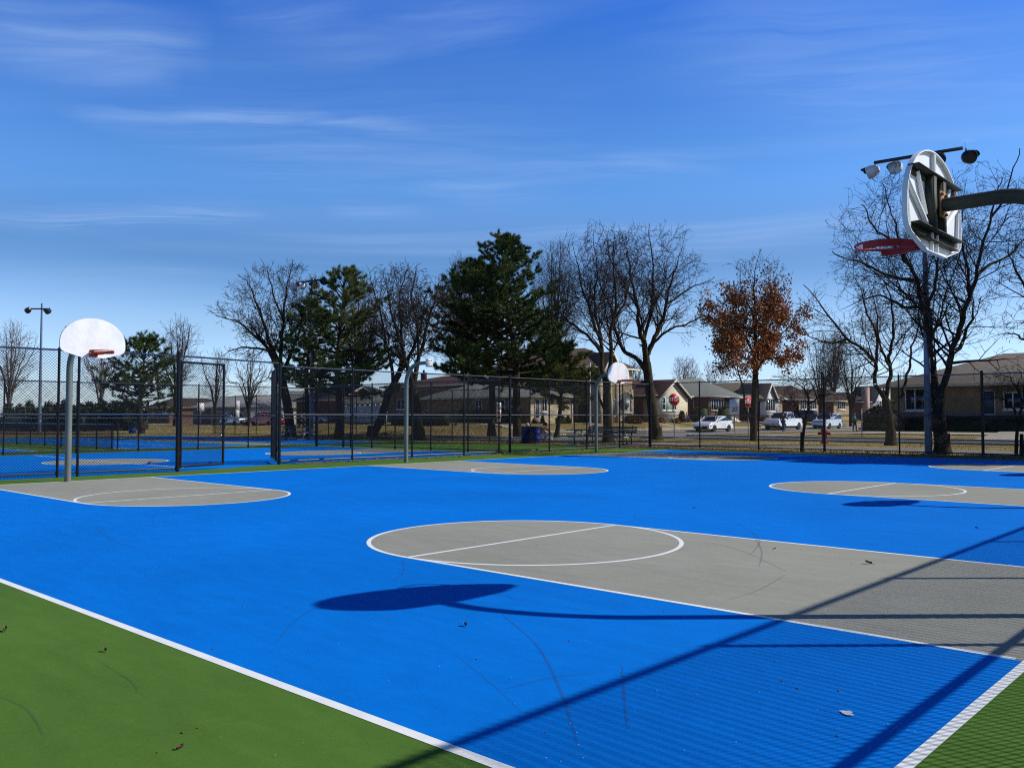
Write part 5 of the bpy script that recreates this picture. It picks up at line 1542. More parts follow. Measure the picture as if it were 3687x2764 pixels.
p = D(905, 921, 74); shrub('shrub', 'dark shaded hedge at the foot of the tall tan house', (p[0], p[1], hgt(p[0], p[1])-.05), 4.2, .8, 1.1, 'shrub', 115, 1600, .13, 'box', 'hedge')
# round dark bush at the left corner of the tan house
p = onY(1905, 930, py-3.0); z = hgt(p[0], p[1]); d_ = dep(p)
shrub('shrub', 'large dark rounded evergreen bush at the left corner of the tan house', (p[0], p[1], z-.1), 1.45, 1.45, float(D(1905, 874, d_)[2])-z, 'arb', 116, 3200, .16, 'dome', 'evergreen')
for c, w_, hh, sd_, lab in ((1985, 1.9, .9, 117, 'low dark bush under the casement window of the tan house'), (2075, 2.3, 1.0, 118, 'low dark bush between window and door of the tan house'), (2185, 2.2, .9, 119, 'low dark bush right of the blue door')):
    p = onY(c, 930, py-1.2); shrub('shrub', lab, (p[0], p[1], hgt(p[0], p[1])-.05), w_, .7, hh, 'arb', sd_, 1300, .13)

# ------------------------------------------------------------------ vehicles
def paint(name, rgb): return mat(name, rgb, .35, 0, .5, coat=.8)
M['pwhite'] = paint('white car paint', (.80, .81, .82)); M['psilver'] = mat('silver car paint', (.62, .64, .66), .3, .35, .5, coat=.8)
M['pdark'] = paint('dark blue car paint', (.008, .010, .022)); M['pred'] = paint('red car paint', (.52, .012, .02)); M['pgrey'] = paint('grey car paint', (.07, .075, .085))
M['trimblack'] = mat('black plastic', (.012, .012, .014), .5); M['chrome'] = mat('chrome', (.6, .61, .62), .2, .9); M['lampclear'] = mat('headlight glass', (.30, .34, .40), .08, spec=.8)
M['lampred'] = mat('red tail lamp', (.25, .008, .01), .2); M['plate'] = mat('number plate', (.7, .72, .74), .4)

def vehicle(name, label, cat, loc, rz, L, Wd, deck, roof, wheels, wr, pm, pickup=False, grille='trimblack', group='cars parked along the street'):
    """deck: body side outline (x,z) clockwise from rear bottom; roof: cabin outline; +x is forward"""
    t = thing(name, label, cat, loc, rz, group)
    zf = .24 if not pickup else .42
    # body with wheel arches
    low = []
    xs = sorted(wheels)
    low.append((-L/2+.12, zf+.06))
    for wx in xs:
        low += [(wx+wr*1.16*cos(a), max(zf, wr*.98+wr*1.16*sin(a))) for a in np.linspace(pi, 0, 13)]
    low.append((L/2-.1, zf+.04))
    out = low+deck
    sl = [(-1.0, .050), (-.975, .018), (-.90, 0), (.0, 0), (.90, 0), (.975, .018), (1.0, .050)]
    n = len(out); cx, cz = 0, .7
    V = []
    ztop = max(z for x, z in deck)
    for ty, ins in sl:
        for x, z in out:
            k = 1-ins/max(.2, abs(x)) if abs(x) > L*.42 else 1
            tap = 1-.10*max(0, (abs(x)-L*.36)/(L*.14))**1.6          # plan taper at the ends
            tum = 1-.05*max(0, (z-.75)/.35) if z > .75 else 1-.04*max(0, (.45-z)/.3)
            V.append((x*k, ty*Wd/2*tap*tum, z-(ins*.9 if z > .6 else 0)))
    F = [(i*n+j, i*n+(j+1) % n, (i+1)*n+(j+1) % n, (i+1)*n+j) for i in range(6) for j in range(n)]
    F += [tuple(range(n))[::-1], tuple(6*n+j for j in range(n))]
    b = MB().add(V, F); o = b.build('body', M[pm], t); autosmooth(o, 30)
    # cabin: dark glass volume with painted roof and pillars
    zb = min(z for x, z in roof); zr = max(z for x, z in roof)
    def cab(grow, ins):
        V = []; m = len(roof)
        for ty, e in ((-1, .06), (-.95, .012), (-.5, 0), (.5, 0), (.95, .012), (1, .06)):
            for x, z in roof:
                f = (z-zb)/(zr-zb)
                V.append((x, ty*(Wd/2*.93*(1-.17*f)+grow), z-e*f+ins*f))
        F = [(i*m+j, i*m+(j+1) % m, (i+1)*m+(j+1) % m, (i+1)*m+j) for i in range(5) for j in range(m)]+[tuple(range(m))[::-1], tuple(5*m+j for j in range(m))]
        return V, F
    g = MB().add(*cab(0, 0)); autosmooth(g.build('window_glass', M['glass'], t), 30)
    rp = [p for p in roof if p[1] > zr-.10]
    ra = MB(); xa, xb_ = min(p[0] for p in rp), max(p[0] for p in rp)
    k = 8; V = []
    for ty, e in ((-1.0, .075), (-.96, .012), (-.5, -.012), (0, -.018), (.5, -.012), (.96, .012), (1.0, .075)):
        for i in range(k+1):
            x = xa+(xb_-xa)*i/k; z = np.interp(x, [p[0] for p in sorted(rp)], [p[1] for p in sorted(rp)])
            V.append((x, ty*Wd/2*.93*.845, z-e+.012))
    ra.add(V, [(i*(k+1)+j, (i+1)*(k+1)+j, (i+1)*(k+1)+j+1, i*(k+1)+j+1) for i in range(6) for j in range(k)])
    lo = sorted([p for p in roof if p[1] < zb+.05]); xr0, xf0 = lo[0][0], lo[-1][0]
    for s in (-1, 1):
        yb_, yt_ = s*(Wd/2*.93+.004), s*(Wd/2*.93*.84+.004)
        ra.tube([(xf0, yb_, zb), (xb_, yt_, zr-.05)], .045, 6); ra.tube([(xr0, yb_, zb), (xa, yt_, zr-.05)], .055, 6)
        xm = (xf0+xr0)/2-.05; ra.tube([(xm, yb_, zb), (xm-.06, yt_, zr-.04)], .035, 6)
        if not pickup: ra.obox((xr0+.1, yb_, zb+.02), (xa+.25, yt_, zr-.06), .03, .16)
    autosmooth(ra.build('roof', M[pm], t), 40)
    for wx in wheels:
        for s in (-1, 1):
            y = s*(Wd/2-.125)
            w = MB().lathe([(wr*.64, -.11), (wr*.93, -.11), (wr, -.075), (wr, .075), (wr*.93, .11), (wr*.64, .11)], 24, (wx, y, wr), axis=(0, 1, 0))
            wo = w.build('wheel', M['tyre'], t); autosmooth(wo, 40)
            r_ = MB(); yo = y+s*.085
            r_.lathe([(0, 0), (wr*.2, 0), (wr*.2, .02), (0, .02)], 10, (wx, yo, wr), axis=(0, s, 0))
            for a in np.arange(5)*2*pi/5+.3:
                r_.obox((wx, yo, wr), (wx+wr*.62*cos(a), yo, wr+wr*.62*sin(a)), .03, wr*.20, up=(-sin(a), 0, cos(a)))
            aa = np.linspace(0, 2*pi, 25)
            r_.tube([(wx+wr*.62*cos(a), yo, wr+wr*.62*sin(a)) for a in aa], .026, 6, cap=False)
            r_.build('rim', M['rim'], wo)
    u = MB().box(-L/2+.3, -Wd/2+.26, .2, L/2-.3, Wd/2-.26, .5); u.build('underbody', M['trimblack'], t)
    # front and rear details
    zhood = [z for x, z in deck if x > L*.40]; zh = max(zhood) if zhood else .7
    xf = L/2
    gr = MB()
    if pickup: gr.box(xf-.06, -Wd*.30, zh-.36, xf+.012, Wd*.30, zh-.10)
    else: gr.box(xf-.10, -Wd*.36, .30, xf-.0, Wd*.36, .50); gr.box(xf-.12, -Wd*.28, zh-.20, xf-.03, Wd*.28, zh-.12)
    gr.build('grille', M[grille], t)
    bp = MB()
    if pickup: bp.box(xf-.08, -Wd*.48, .48, xf+.06, Wd*.48, .68)
    bp.box(xf+.001, -.16, .42, xf+.012 if not pickup else xf+.068, .16, .54)
    bp.build('bumper', M['chrome' if pickup else 'plate'], t)
    for s in (-1, 1):
        hl = MB()
        if pickup: hl.box(xf-.10, s*Wd*.31-(.0 if s > 0 else .24), zh-.34, xf+.014, s*Wd*.31+(.24 if s > 0 else 0), zh-.12)
        else:
            hl.prism([(xf-.07, zh-.20), (xf-.50, zh-.02), (xf-.46, zh-.12), (xf-.10, zh-.28)], lambda a, b_, t_: (a-.10*t_, s*(Wd*.30+t_*.31), b_), 0, 1)
        hl.build('headlight', M['lampclear'], t)
        tl = MB().box(-xf-.004, s*Wd*.42-.14, .72, -xf+.14, s*Wd*.42+.10 if s < 0 else s*Wd*.42+.10, .92); tl.build('taillight', M['lampred'], t)
        mm = MB(); mm.lathe([(0, -.1), (.06, -.08), (.075, 0), (.06, .07), (0, .09)], 8, (xf0-.32, s*(Wd/2+.07), zb+.10), axis=(0, 1, 0)); mm.build('mirror', M[pm], t, smooth=True)
        dh = MB()
        for x in (.25, -.62): dh.box(x-.09, s*(Wd/2-.012)-.012, zb-.16, x+.09, s*(Wd/2-.012)+.022, zb-.13)
        dh.build('door_handle', M['chrome'], t)
    return t

SEDAN_D = [(2.28, .42), (2.26, .60), (2.12, .72), (1.75, .86), (1.05, .96), (.6, .99), (-1.2, 1.02), (-1.75, 1.05), (-2.15, 1.02), (-2.27, .88), (-2.30, .55), (-2.22, .34)]
SEDAN_R = [(1.02, .94), (.30, 1.36), (-.05, 1.43), (-.55, 1.445), (-1.05, 1.38), (-1.78, 1.03)]
SUV_D = [(2.26, .45), (2.25, .72), (2.14, .92), (1.75, 1.02), (1.0, 1.10), (-1.9, 1.14), (-2.26, 1.10), (-2.30, .60), (-2.24, .42)]
SUV_R = [(1.0, 1.07), (.35, 1.60), (0, 1.70), (-1.4, 1.72), (-1.95, 1.66), (-2.22, 1.12)]
TRUCK_D = [(2.72, .60), (2.72, 1.02), (2.6, 1.12), (1.9, 1.18), (1.2, 1.20), (-.60, 1.22), (-.62, 1.20), (-2.66, 1.20), (-2.72, 1.12), (-2.72, .60), (-2.66, .5)]
TRUCK_R = [(1.22, 1.18), (.65, 1.74), (.40, 1.82), (-.30, 1.83), (-.58, 1.78), (-.66, 1.20)]
def at_street(c, X): p = onX(c, 930, X); return (X, float(p[1]), .006)
vehicle('sedan', 'white sedan facing left on the street before the grey roofed house', 'car', at_street(1541, -39.2), -pi/2+.02, 4.56, 1.78, SEDAN_D, SEDAN_R, (1.38, -1.30), .325, 'pwhite')
vehicle('pickup_truck', 'white pickup truck parked facing left behind the standing man', 'pickup', at_street(1692, -39.3), -pi/2, 5.4, 1.95, TRUCK_D, TRUCK_R, (1.75, -1.62), .39, 'pwhite', True, 'chrome')
vehicle('suv', 'silver car with an upright tail parked beyond the white pickup', 'car', at_street(1787, -39.2), -pi/2, 4.5, 1.78, SUV_D, SUV_R, (1.38, -1.32), .345, 'psilver')
p = onX(1752, 905, -47.5); vehicle('suv', 'dark blue car parked on the driveway between pickup and silver car', 'car', (-47.5, float(p[1]), hgt(-47.5, p[1])+.06), radians(8), 4.7, 1.85, SUV_D, SUV_R, (1.4, -1.35), .36, 'pdark')
p = G(576, 924.5); vehicle('sedan', 'red sedan seen between the gate post and the swung gate leaf', 'car', (p[0], p[1], hgt(p[0], p[1])+.01), radians(8), 4.6, 1.8, SEDAN_D, SEDAN_R, (1.38, -1.32), .325, 'pred')
p = D(588, 912, 112); vehicle('suv', 'dark car half hidden behind the red sedan', 'car', (p[0], p[1], hgt(p[0], p[1])+.01), radians(8), 4.7, 1.85, SUV_D, SUV_R, (1.4, -1.35), .36, 'pgrey')
p = D(506, 914, 118); vehicle('suv', 'pale car before the grey house behind the closed gate leaf', 'car', (p[0], p[1], hgt(p[0], p[1])+.01), radians(4), 4.6, 1.8, SUV_D, SUV_R, (1.38, -1.32), .34, 'psilver')
p = D(686, 917, 116); vehicle('pickup_truck', 'white pickup behind the pines by the brick gable', 'pickup', (p[0], p[1], hgt(p[0], p[1])+.01), radians(6), 5.4, 1.95, TRUCK_D, TRUCK_R, (1.75, -1.62), .39, 'pwhite', True, 'chrome')

# ------------------------------------------------------------------ signs
M['signred'] = mat('red sign sheeting', (.56, .008, .018), .4); M['signwhite'] = mat('white sign sheeting', (.82, .82, .82), .4); M['signback'] = mat('bare aluminium sign back', (.20, .21, .22), .5, .5)
M['signblack'] = mat('black sign lettering', (.012, .012, .012), .5)
_dg = None
def lettering(txt, size, m, parent, name='lettering', off=(0, 0, 0), rz=0.0, sx=1.0):
    """solid text standing upright, reading along local +y when seen from +x"""
    cu = bpy.data.curves.new('txt', 'FONT'); cu.body = txt; cu.size = size; cu.align_x = 'CENTER'; cu.align_y = 'CENTER'; cu.extrude = .003; cu.offset = size*.012
    ob = bpy.data.objects.new('txt', cu); COL.objects.link(ob)
    bpy.context.view_layer.update()
    me = bpy.data.meshes.new_from_object(ob.evaluated_get(bpy.context.evaluated_depsgraph_get()))
    bpy.data.objects.remove(ob)
    me.transform(Matrix(((0, 0, 1, off[0]), (sx, 0, 0, off[1]), (0, 1, 0, off[2]), (0, 0, 0, 1))))
    me.materials.clear(); me.materials.append(M[m])
    o = bpy.data.objects.new(name, me); COL.objects.link(o); o.parent = parent
    return o

def stop_sign(label, base, rz, top, s=.375, back=False):
    t = thing('stop_sign', label, 'stop sign', tuple(base), rz, 'stop signs at the corner')
    MB().box(-.035, -.025, -.2, -.005, .025, top+.02).build('sign_post', M['steel'], t)
    zc = top-s
    def octg(r, x, m, nm, th=.006):
        P = [(r*cos(a), r*sin(a)) for a in np.arange(8)*pi/4+pi/8]
        MB().prism(P, lambda a, b, q: (q, a, zc+b), x, x+th).build(nm, M[m], t)
    octg(s*1.08, .0, 'signback', 'sign_back', .004); octg(s*1.078, .0045, 'signwhite', 'border'); octg(s*1.0, .011, 'signred', 'sign_face', .004)
    lettering('STOP', s*.80, 'signwhite', t, off=(.0185, 0, zc), sx=.92)
    return t
def gz(x, y):
    p = G(x, y); p[2] = 0; return p
view = lambda p: atan2(CAM[1]-p[1], CAM[0]-p[0])
b = gz(1457, 948.7); stop_sign('stop sign right of the big leaning tree, nearer of the two red ones', b, view(b)+.45, 2.83)
b = gz(1617, 945.3); stop_sign('stop sign left of the copper leaved tree trunk, farther of the two red ones', b, view(b)+.85, 2.75)
b = gz(1348, 943); stop_sign('grey back of a stop sign facing away below the stone arch', b, view(b)+pi, 2.62)

def panel_sign(name, label, base, rz, panels, top, group=None, txt=None):
    t = thing(name, label, 'sign', tuple(base), rz, group)
    MB().box(-.03, -.025, -.2, -.004, .025, top+.03).build('sign_post', M['steel'], t)
    for k, (z0, z1, w, rings) in enumerate(panels):
        MB().box(0, -w/2, z0, .005, w/2, z1).build('sign_panel', M['signwhite'], t)
        if rings:
            r = MB(); c = (z0+z1)/2+.02*(z1-z0); R = w*.30
            r.tube([(.009, R*cos(a), c+R*sin(a)) for a in np.linspace(0, 2*pi, 25)], .018, 6, cap=False); r.obox((.010, -R*.7, c+R*.7), (.010, R*.7, c-R*.7), .03, .006, up=(1, 0, 0))
            r.build('red_ring', M['signred'], t)
    if txt: lettering(txt[0], txt[1], 'signblack', t, off=(.011, 0, txt[2]))
    return t
p = gz(1077, 938); panel_sign('street_sign', 'stack of white parking signs between the two pine trunks', p, view(p)+.3, [(1.95, 2.5, .42, False), (1.35, 1.93, .42, True), (.95, 1.30, .30, False)], 2.5)
p = D(433, 915, 112); panel_sign('street_sign', 'distant white sign seen in the closed gate leaf', (p[0], p[1], hgt(p[0], p[1])), view(p)+.3, [(1.9, 2.9, .9, False)], 2.9)
p = D(512, 922, 100); panel_sign('street_sign', 'tall narrow white sign at the right of the closed gate leaf', (p[0], p[1], hgt(p[0], p[1])), view(p)+.3, [(2.0, 3.0, .55, False), (1.1, 1.95, .5, False)], 3.0)
p = gz(1587, 934); panel_sign('street_sign', 'grey speed sign reading 20 behind the copper leaved tree', p, view(p)-.45, [(1.55, 2.9, .9, False)], 2.9, None, ('20', .55, 2.0))
p = gz(1862, 948); t = thing('sign_post', 'thin bare metal post on the lawn before the dark round bush', 'post', tuple(p)); MB().tube([(0, 0, -.1), (0, 0, 1.9)], .028, 8).build('post', M['steel'], t)

# white street light pole with a skirted base
p = gz(1275, 941); t = thing('lamp_post', 'slim white pole with a flared base behind the picnic table', 'pole', tuple(p))
H_ = float(D(1279, 783, dep(p))[2])
autosmooth(MB().tube([(0, 0, .3), (0, 0, H_)], [.075, .045], 10).build('pole', M['white'], t)); MB().lathe([(.28, 0), (.26, .12), (.13, .62), (.09, .66)], 8).build('base_cover', M['steel'], t)

# hydrants
def hydrant(label, base, s=1.0):
    t = thing('fire_hydrant', label, 'fire hydrant', tuple(base), 0, 'red fire hydrants')
    M.setdefault('hyd', mat('red hydrant paint', (.30, .018, .014), .5, rgb2=(.2, .012, .01), vs=10))
    b = MB().lathe([(.17, 0), (.17, .05), (.115, .06), (.11, .48), (.15, .49), (.15, .56), (.135, .58), (.12, .68), (.07, .76), (.03, .78), (.03, .84), (0, .84)], 14)
    autosmooth(b.build('barrel', M['hyd'], t), 40)
    for a, z, r, l in ((.3, .42, .055, .20), (.3+pi, .42, .055, .20), (.3-pi/2, .38, .075, .22)):
        n = MB().lathe([(r, 0), (r, l), (r*1.15, l), (r*1.15, l+.05), (r*.4, l+.06), (r*.4, l+.09), (0, l+.09)], 10, (0, 0, z), axis=(cos(a), sin(a), 0)); n.build('nozzle_cap', M['hyd'], t)
    for k in range(8): pass
    t.scale = (s, s, s)
b = gz(1781, 957.5); hydrant('red fire hydrant in front of the far fence near the umbrella shaped tree', b, 1.22)
b = gz(1637, 932); hydrant('second red hydrant just right of the copper leaved tree trunk', b, 1.15)

# picnic tables, barrels
M['planks'] = mat('weathered grey planks', (.13, .145, .15), .8, rgb2=(.09, .10, .105), vs=5, stretch=(.3, 4, 4)); M['galv'] = mat('white galvanised legs', (.62, .64, .64), .5)
def picnic(label, loc, rz, L=3.2, back=True):
    t = thing('picnic_table', label, 'picnic table', loc, rz, 'picnic tables beside the courts')
    a = MB()
    for k in range(5): a.box(-L/2, -.37+k*.15, .73, L/2, -.37+k*.15+.14, .775)
    a.build('tabletop', M['planks'], t)
    for s in (-1, 1):
        b = MB()
        for k in range(2): b.box(-L/2, s*.72-.14+k*.145, .43, L/2, s*.72-.14+k*.145+.135, .47)
        b.build('seat', M['planks'], t)
    for x in (-L*.36, L*.36):
        f = MB()
        for s in (-1, 1):
            f.tube([(x, s*.22, .72), (x, s*.55, .03)], .032, 8); f.box(x-.30, s*.58-.05, 0, x+.30, s*.58+.05, .06)
        f.tube([(x, -.84, .41), (x, .84, .41)], .03, 8); f.tube([(x, -.3, .71), (x, .3, .71)], .03, 8)
        f.build('leg', M['galv'], t)
    br = MB(); br.tube([(-L*.36, 0, .42), (-.1, 0, .70)], .02, 6); br.tube([(L*.36, 0, .42), (.1, 0, .70)], .02, 6); br.build('brace', M['galv'], t)
    return t
p = gz(1296, 962); picnic('grey picnic table with white legs beside the far hoop', tuple(p), .02, 3.6)
bn = thing('park_bench', 'dark slatted bench standing behind the picnic table', 'bench', (p[0]-.7, p[1]+1.7, 0), .02)
q = MB()
for z in (.62, .74, .86): q.obox((-1.5, .26+(z-.6)*.25, z), (1.5, .26+(z-.6)*.25, z), .03, .10)
q.build('backrest', M['planks'], bn)
q = MB()
for y in (-.2, -.05, .1): q.box(-1.5, y, .42, 1.5, y+.13, .46)
q.build('seat', M['planks'], bn)
for x in (-1.2, 1.2):
    q = MB(); q.tube([(x, -.18, .42), (x, -.2, 0)], .03, 8); q.tube([(x, .38, .98), (x, .22, .44), (x, .24, 0)], .03, 8); q.build('leg', M['trimblack'], bn)
p = gz(642, 948); picnic('pale picnic table beyond the fences left of the walking person', tuple(p), .3, 2.4)

M['barrel'] = mat('blue plastic drum', (.006, .035, .23), .45, rgb2=(.004, .024, .16), vs=5); M['bag'] = mat('black bin liner', (.01, .01, .012), .35)
def barrel(label, loc, m='barrel'):
    t = thing('trash_barrel', label, 'trash barrel', loc, 0, 'blue trash barrels')
    prof = [(.27, 0), (.285, .02), (.29, .26), (.30, .28), (.29, .30), (.29, .58), (.30, .60), (.29, .62), (.285, .86), (.295, .88), (.27, .89), (.265, .80)]
    autosmooth(MB().lathe(prof, 20).build('drum', M[m], t), 40)
    MB().lathe([(.0, .78), (.26, .82), (.30, .90), (.305, .84)], 14).build('bin_liner', M['bag'], t)
p = gz(1138, 957); barrel('blue trash barrel behind the fence against the pine trunk, left of the pair', tuple(p))
p = gz(1156, 957.5); barrel('blue trash barrel beside the crouching person, right of the pair', tuple(p))
p = D(286, 930, 72); barrel('distant blue trash barrel below the low pine', (p[0], p[1], 0))

# ------------------------------------------------------------------ people
M['skin'] = mat('skin', (.42, .24, .16), .6); M['hair'] = mat('dark hair', (.02, .014, .01), .7)
M['jeans'] = mat('blue jeans', (.035, .06, .13), .85, rgb2=(.05, .085, .17), vs=6); M['darkcloth'] = mat('dark cloth', (.018, .018, .025), .9); M['brownjk'] = mat('brown jacket', (.085, .045, .026), .85)
M['teal'] = mat('teal jacket', (.01, .22, .23), .7); M['plaid'] = mat('rust plaid shirt', (.34, .12, .065), .85, rgb2=(.10, .035, .04), vs=16); M['shoe'] = mat('dark shoes', (.02, .02, .022), .6); M['cap'] = mat('white cap', (.7, .7, .7), .7)

def skin_obj(name, edges, pos, rad, m, parent, root=0, sub=1):
    me = bpy.data.meshes.new(name)
    me.from_pydata(pos, edges, [])
    o = bpy.data.objects.new(name, me); COL.objects.link(o); o.parent = parent
    md = o.modifiers.new('skin', 'SKIN'); md.use_smooth_shade = True
    lay = me.skin_vertices[0].data if me.skin_vertices else None
    if lay is None:
        bpy.context.view_layer.objects.active = o
        bm_ = __import__('bmesh').new(); bm_.from_mesh(me); bm_.verts.layers.skin.verify(); bm_.to_mesh(me); bm_.free()
        lay = me.skin_vertices[0].data
    for i, r in enumerate(rad):
        lay[i].radius = (r, r) if not isinstance(r, tuple) else r; lay[i].use_root = (i == root)
    sb = o.modifiers.new('sub', 'SUBSURF'); sb.levels = sub; sb.render_levels = sub
    me.materials.append(M[m])
    return o

def person(label, loc, rz, J, top, legs, hair=True, cap=False, s=1.0, coat=False, cat='person'):
    """J: joints by name, facing +x, metres"""
    t = thing('person', label, cat, loc, rz, None); t.scale = (s, s, s)
    N_ = []; E_ = []; R_ = []; ix = {}
    def v(n, p, r, to=None):
        ix[n] = len(N_); N_.append(tuple(p)); R_.append(r)
        if to is not None: E_.append((ix[to], ix[n]))
    A = {k: np.array(q, float) for k, q in J.items()}
    v('pel', A['pel'], (.15, .12)); v('spi', (A['pel']+A['che'])/2, (.135, .11), 'pel'); v('che', A['che'], (.16, .115), 'spi')
    hd = A['head']; nk = A['che']+(hd-A['che'])*.52; v('nk', nk, .055, 'che'); v('jaw', nk+(hd-nk)*.55+np.array((.03, 0, 0)), .068, 'nk'); v('hd', hd, (.092, .082), 'jaw')
    v('crown', hd+(hd-nk)/np.linalg.norm(hd-nk)*.085, .065, 'hd'); v('nose', hd+np.array((.105, 0, -.03)), .014, 'jaw')
    for L_, sg in (('l', 1), ('r', -1)):
        v('sh'+L_, A['sh'+L_], .062, 'che'); v('el'+L_, A['el'+L_], .044, 'sh'+L_); v('wr'+L_, A['wr'+L_], .030, 'el'+L_)
        d = A['wr'+L_]-A['el'+L_]; d /= np.linalg.norm(d); sd_ = np.cross(d, (0, 0, 1.0)); sd_ = sd_/(np.linalg.norm(sd_)+1e-6) if np.linalg.norm(sd_) > .1 else np.array((1., 0, 0))
        pm = A['wr'+L_]+d*.075; v('pa'+L_, pm, (.036, .022), 'wr'+L_)
        for q, (off, ln) in enumerate(((-.03, .075), (-.01, .088), (.01, .082), (.03, .064))):
            a = pm+sd_*off+d*.03; v(f'f{q}a'+L_, a, .0095, 'pa'+L_); b_ = a+d*ln*.55+np.array((.006, 0, 0)); v(f'f{q}b'+L_, b_, .0085, f'f{q}a'+L_); v(f'f{q}c'+L_, b_+d*ln*.4+np.array((.016, 0, 0)), .007, f'f{q}b'+L_)
        th = A['wr'+L_]+d*.035-sd_*.042; v('ta'+L_, th, .011, 'wr'+L_); v('tb'+L_, th+d*.05-sd_*.014, .009, 'ta'+L_)
        v('hp'+L_, A['hp'+L_], .088, 'pel'); v('kn'+L_, A['kn'+L_], .056, 'hp'+L_); v('an'+L_, A['an'+L_], .038, 'kn'+L_); v('to'+L_, A['an'+L_]+np.array(J.get('toe'+L_, (.15, 0, -.05))), .030, 'an'+L_)
    skin_obj('body', E_, N_, R_, 'skin', t)
    # shirt or jacket shell
    names = ['pel', 'spi', 'che', 'shl', 'ell', 'wrl', 'shr', 'elr', 'wrr']
    P = [N_[ix['pel']], N_[ix['spi']], N_[ix['che']], N_[ix['shl']], N_[ix['ell']], tuple(.12*np.array(N_[ix['ell']])+.88*np.array(N_[ix['wrl']])), N_[ix['shr']], N_[ix['elr']], tuple(.12*np.array(N_[ix['elr']])+.88*np.array(N_[ix['wrr']]))]
    k = 1.15 if coat else 1.0
    skin_obj('jacket' if coat else 'shirt', [(0, 1), (1, 2), (2, 3), (3, 4), (4, 5), (2, 6), (6, 7), (7, 8)], P, [(.172*k, .142*k), (.16*k, .135*k), (.18, .135), .085, .064, .05, .085, .064, .05], top, t)
    P = [N_[ix['pel']]]; E2 = []; R2 = [(.165, .138)]
    for L_ in 'lr':
        b0 = len(P); P += [N_[ix['hp'+L_]], N_[ix['kn'+L_]], tuple(.06*np.array(N_[ix['kn'+L_]])+.94*np.array(N_[ix['an'+L_]]))]; E2 += [(0, b0), (b0, b0+1), (b0+1, b0+2)]; R2 += [.108, .078, .062]
    skin_obj('trousers', E2, P, R2, legs, t)
    for L_ in 'lr':
        a = np.array(N_[ix['an'+L_]]); b_ = np.array(N_[ix['to'+L_]]); d = b_-a; d[2] = 0
        d /= np.linalg.norm(d)+1e-6
        skin_obj('shoe', [(0, 1), (1, 2)], [tuple(a+d*-.05+(0, 0, -.035)), tuple(a+d*.06+(0, 0, -.035)), tuple(a+d*.19+(0, 0, -.045))], [(.048, .042), (.048, .04), (.04, .028)], 'shoe', t)
    up = (hd-nk)/np.linalg.norm(hd-nk)
    mb = MB().lathe([(.098, -.04), (.112, .02), (.105, .075), (.07, .118), (0, .132)], 14, hd-np.array((.018, 0, .0)), axis=up)
    mb.build('cap' if cap else 'hair', M['cap' if cap else 'hair'], t, smooth=True)
    return t

def stand(arm=0.0, stride=0.0, reach=None, lean=0.0):
    J = dict(pel=(0, 0, .98), che=(lean*.5, 0, 1.36), head=(lean, 0, 1.66), hpl=(0, .10, .92), hpr=(0, -.10, .92), knl=(.02+stride*.45, .11, .52), knr=(.03-stride*.25, -.11, .52), anl=(stride*.55, .12, .085), anr=(-stride*.55, -.12, .085+abs(stride)*.06),
             shl=(lean*.6, .20, 1.42), shr=(lean*.6, -.20, 1.42), ell=(-stride*.35+lean*.5, .27, 1.14), elr=(stride*.35+lean*.5, -.27, 1.14), wrl=(-stride*.3+.06+lean*.5, .27, .90), wrr=(stride*.6+.06+lean*.5, -.27, .92))
    if reach: J.update(reach)
    return J
p = gz(1692, 931.5); person('man in a brown top and blue jeans standing before the white pickup', tuple(p), view(p)+2.4, stand(0, .12, dict(elr=(.16, -.30, 1.16), wrr=(.36, -.26, 1.12))), 'brownjk', 'jeans', s=1.03)
p = gz(1846, 932); person('person in a bright teal jacket walking with a small dog at the right', tuple(p), view(p)+1.3, stand(0, .22, dict(elr=(.10, -.30, 1.16), wrr=(.34, -.27, 1.10))), 'teal', 'darkcloth', coat=True, s=1.02)
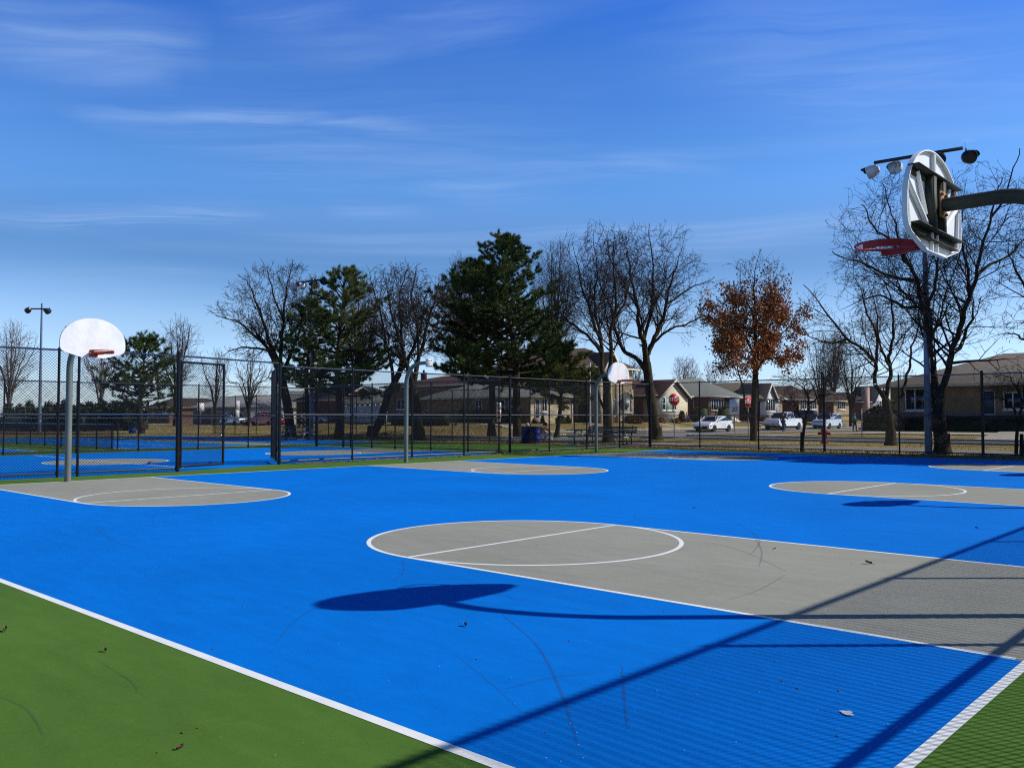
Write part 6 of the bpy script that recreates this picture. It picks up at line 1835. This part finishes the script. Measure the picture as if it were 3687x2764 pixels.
p = gz(650, 934.6); person('dark dressed person striding beyond the fences left of the middle light pole', tuple(p), view(p)+1.2, stand(0, .75, dict(elr=(.30, -.30, 1.18), wrr=(.52, -.30, 1.05))), 'darkcloth', 'darkcloth', s=1.0)
CR = dict(pel=(-.12, 0, .38), che=(.14, 0, .72), head=(.34, 0, .93), hpl=(-.10, .11, .36), hpr=(-.10, -.11, .36), knl=(.34, .17, .50), knr=(.30, -.18, .46), anl=(.10, .16, .085), anr=(.02, -.17, .085), shl=(.16, .20, .77), shr=(.16, -.20, .77), ell=(.42, .24, .60), elr=(.42, -.24, .60), wrl=(.58, .12, .48), wrr=(.58, -.12, .46))
p = gz(1168, 957); person('person in a rust plaid shirt and jeans crouching right of the blue barrels', tuple(p), view(p)+2.4, CR, 'plaid', 'jeans', s=1.05)
CR2 = dict(CR); p = gz(1147, 954.5); person('dark clothed person with a white cap crouching behind the blue barrels', tuple(p), view(p)-.6, CR2, 'darkcloth', 'darkcloth', cap=True, s=1.0)

# small dog on the shaded walk
p = gz(1860, 932); t = thing('dog', 'small pale dog standing beside the person in teal', 'dog', tuple(p), view(p)+1.3)
M['fur'] = mat('pale fur', (.42, .42, .44), .9)
Nn = [(0, 0, .30), (.16, 0, .30), (.30, 0, .34), (.38, 0, .43), (.44, 0, .46), (.54, 0, .43), (-.14, 0, .30), (-.22, 0, .40), (-.20, 0, .50)]
Ee = [(0, 1), (1, 2), (2, 3), (3, 4), (4, 5), (0, 6), (6, 7), (7, 8)]; Rr = [.095, .10, .10, .062, .068, .032, .085, .025, .018]
for sy in (-1, 1):
    k = len(Nn); Nn += [(.26, sy*.07, .22), (.25, sy*.075, .12), (.27, sy*.075, .02)]; Ee += [(2, k), (k, k+1), (k+1, k+2)]; Rr += [.042, .028, .026]
    k = len(Nn); Nn += [(-.16, sy*.07, .22), (-.10, sy*.075, .16), (-.19, sy*.075, .10), (-.16, sy*.075, .02)]; Ee += [(6, k), (k, k+1), (k+1, k+2), (k+2, k+3)]; Rr += [.055, .038, .026, .026]
    k = len(Nn); Nn += [(.41, sy*.05, .54)]; Ee += [(4, k)]; Rr += [.02]
skin_obj('body', Ee, Nn, Rr, 'fur', t)
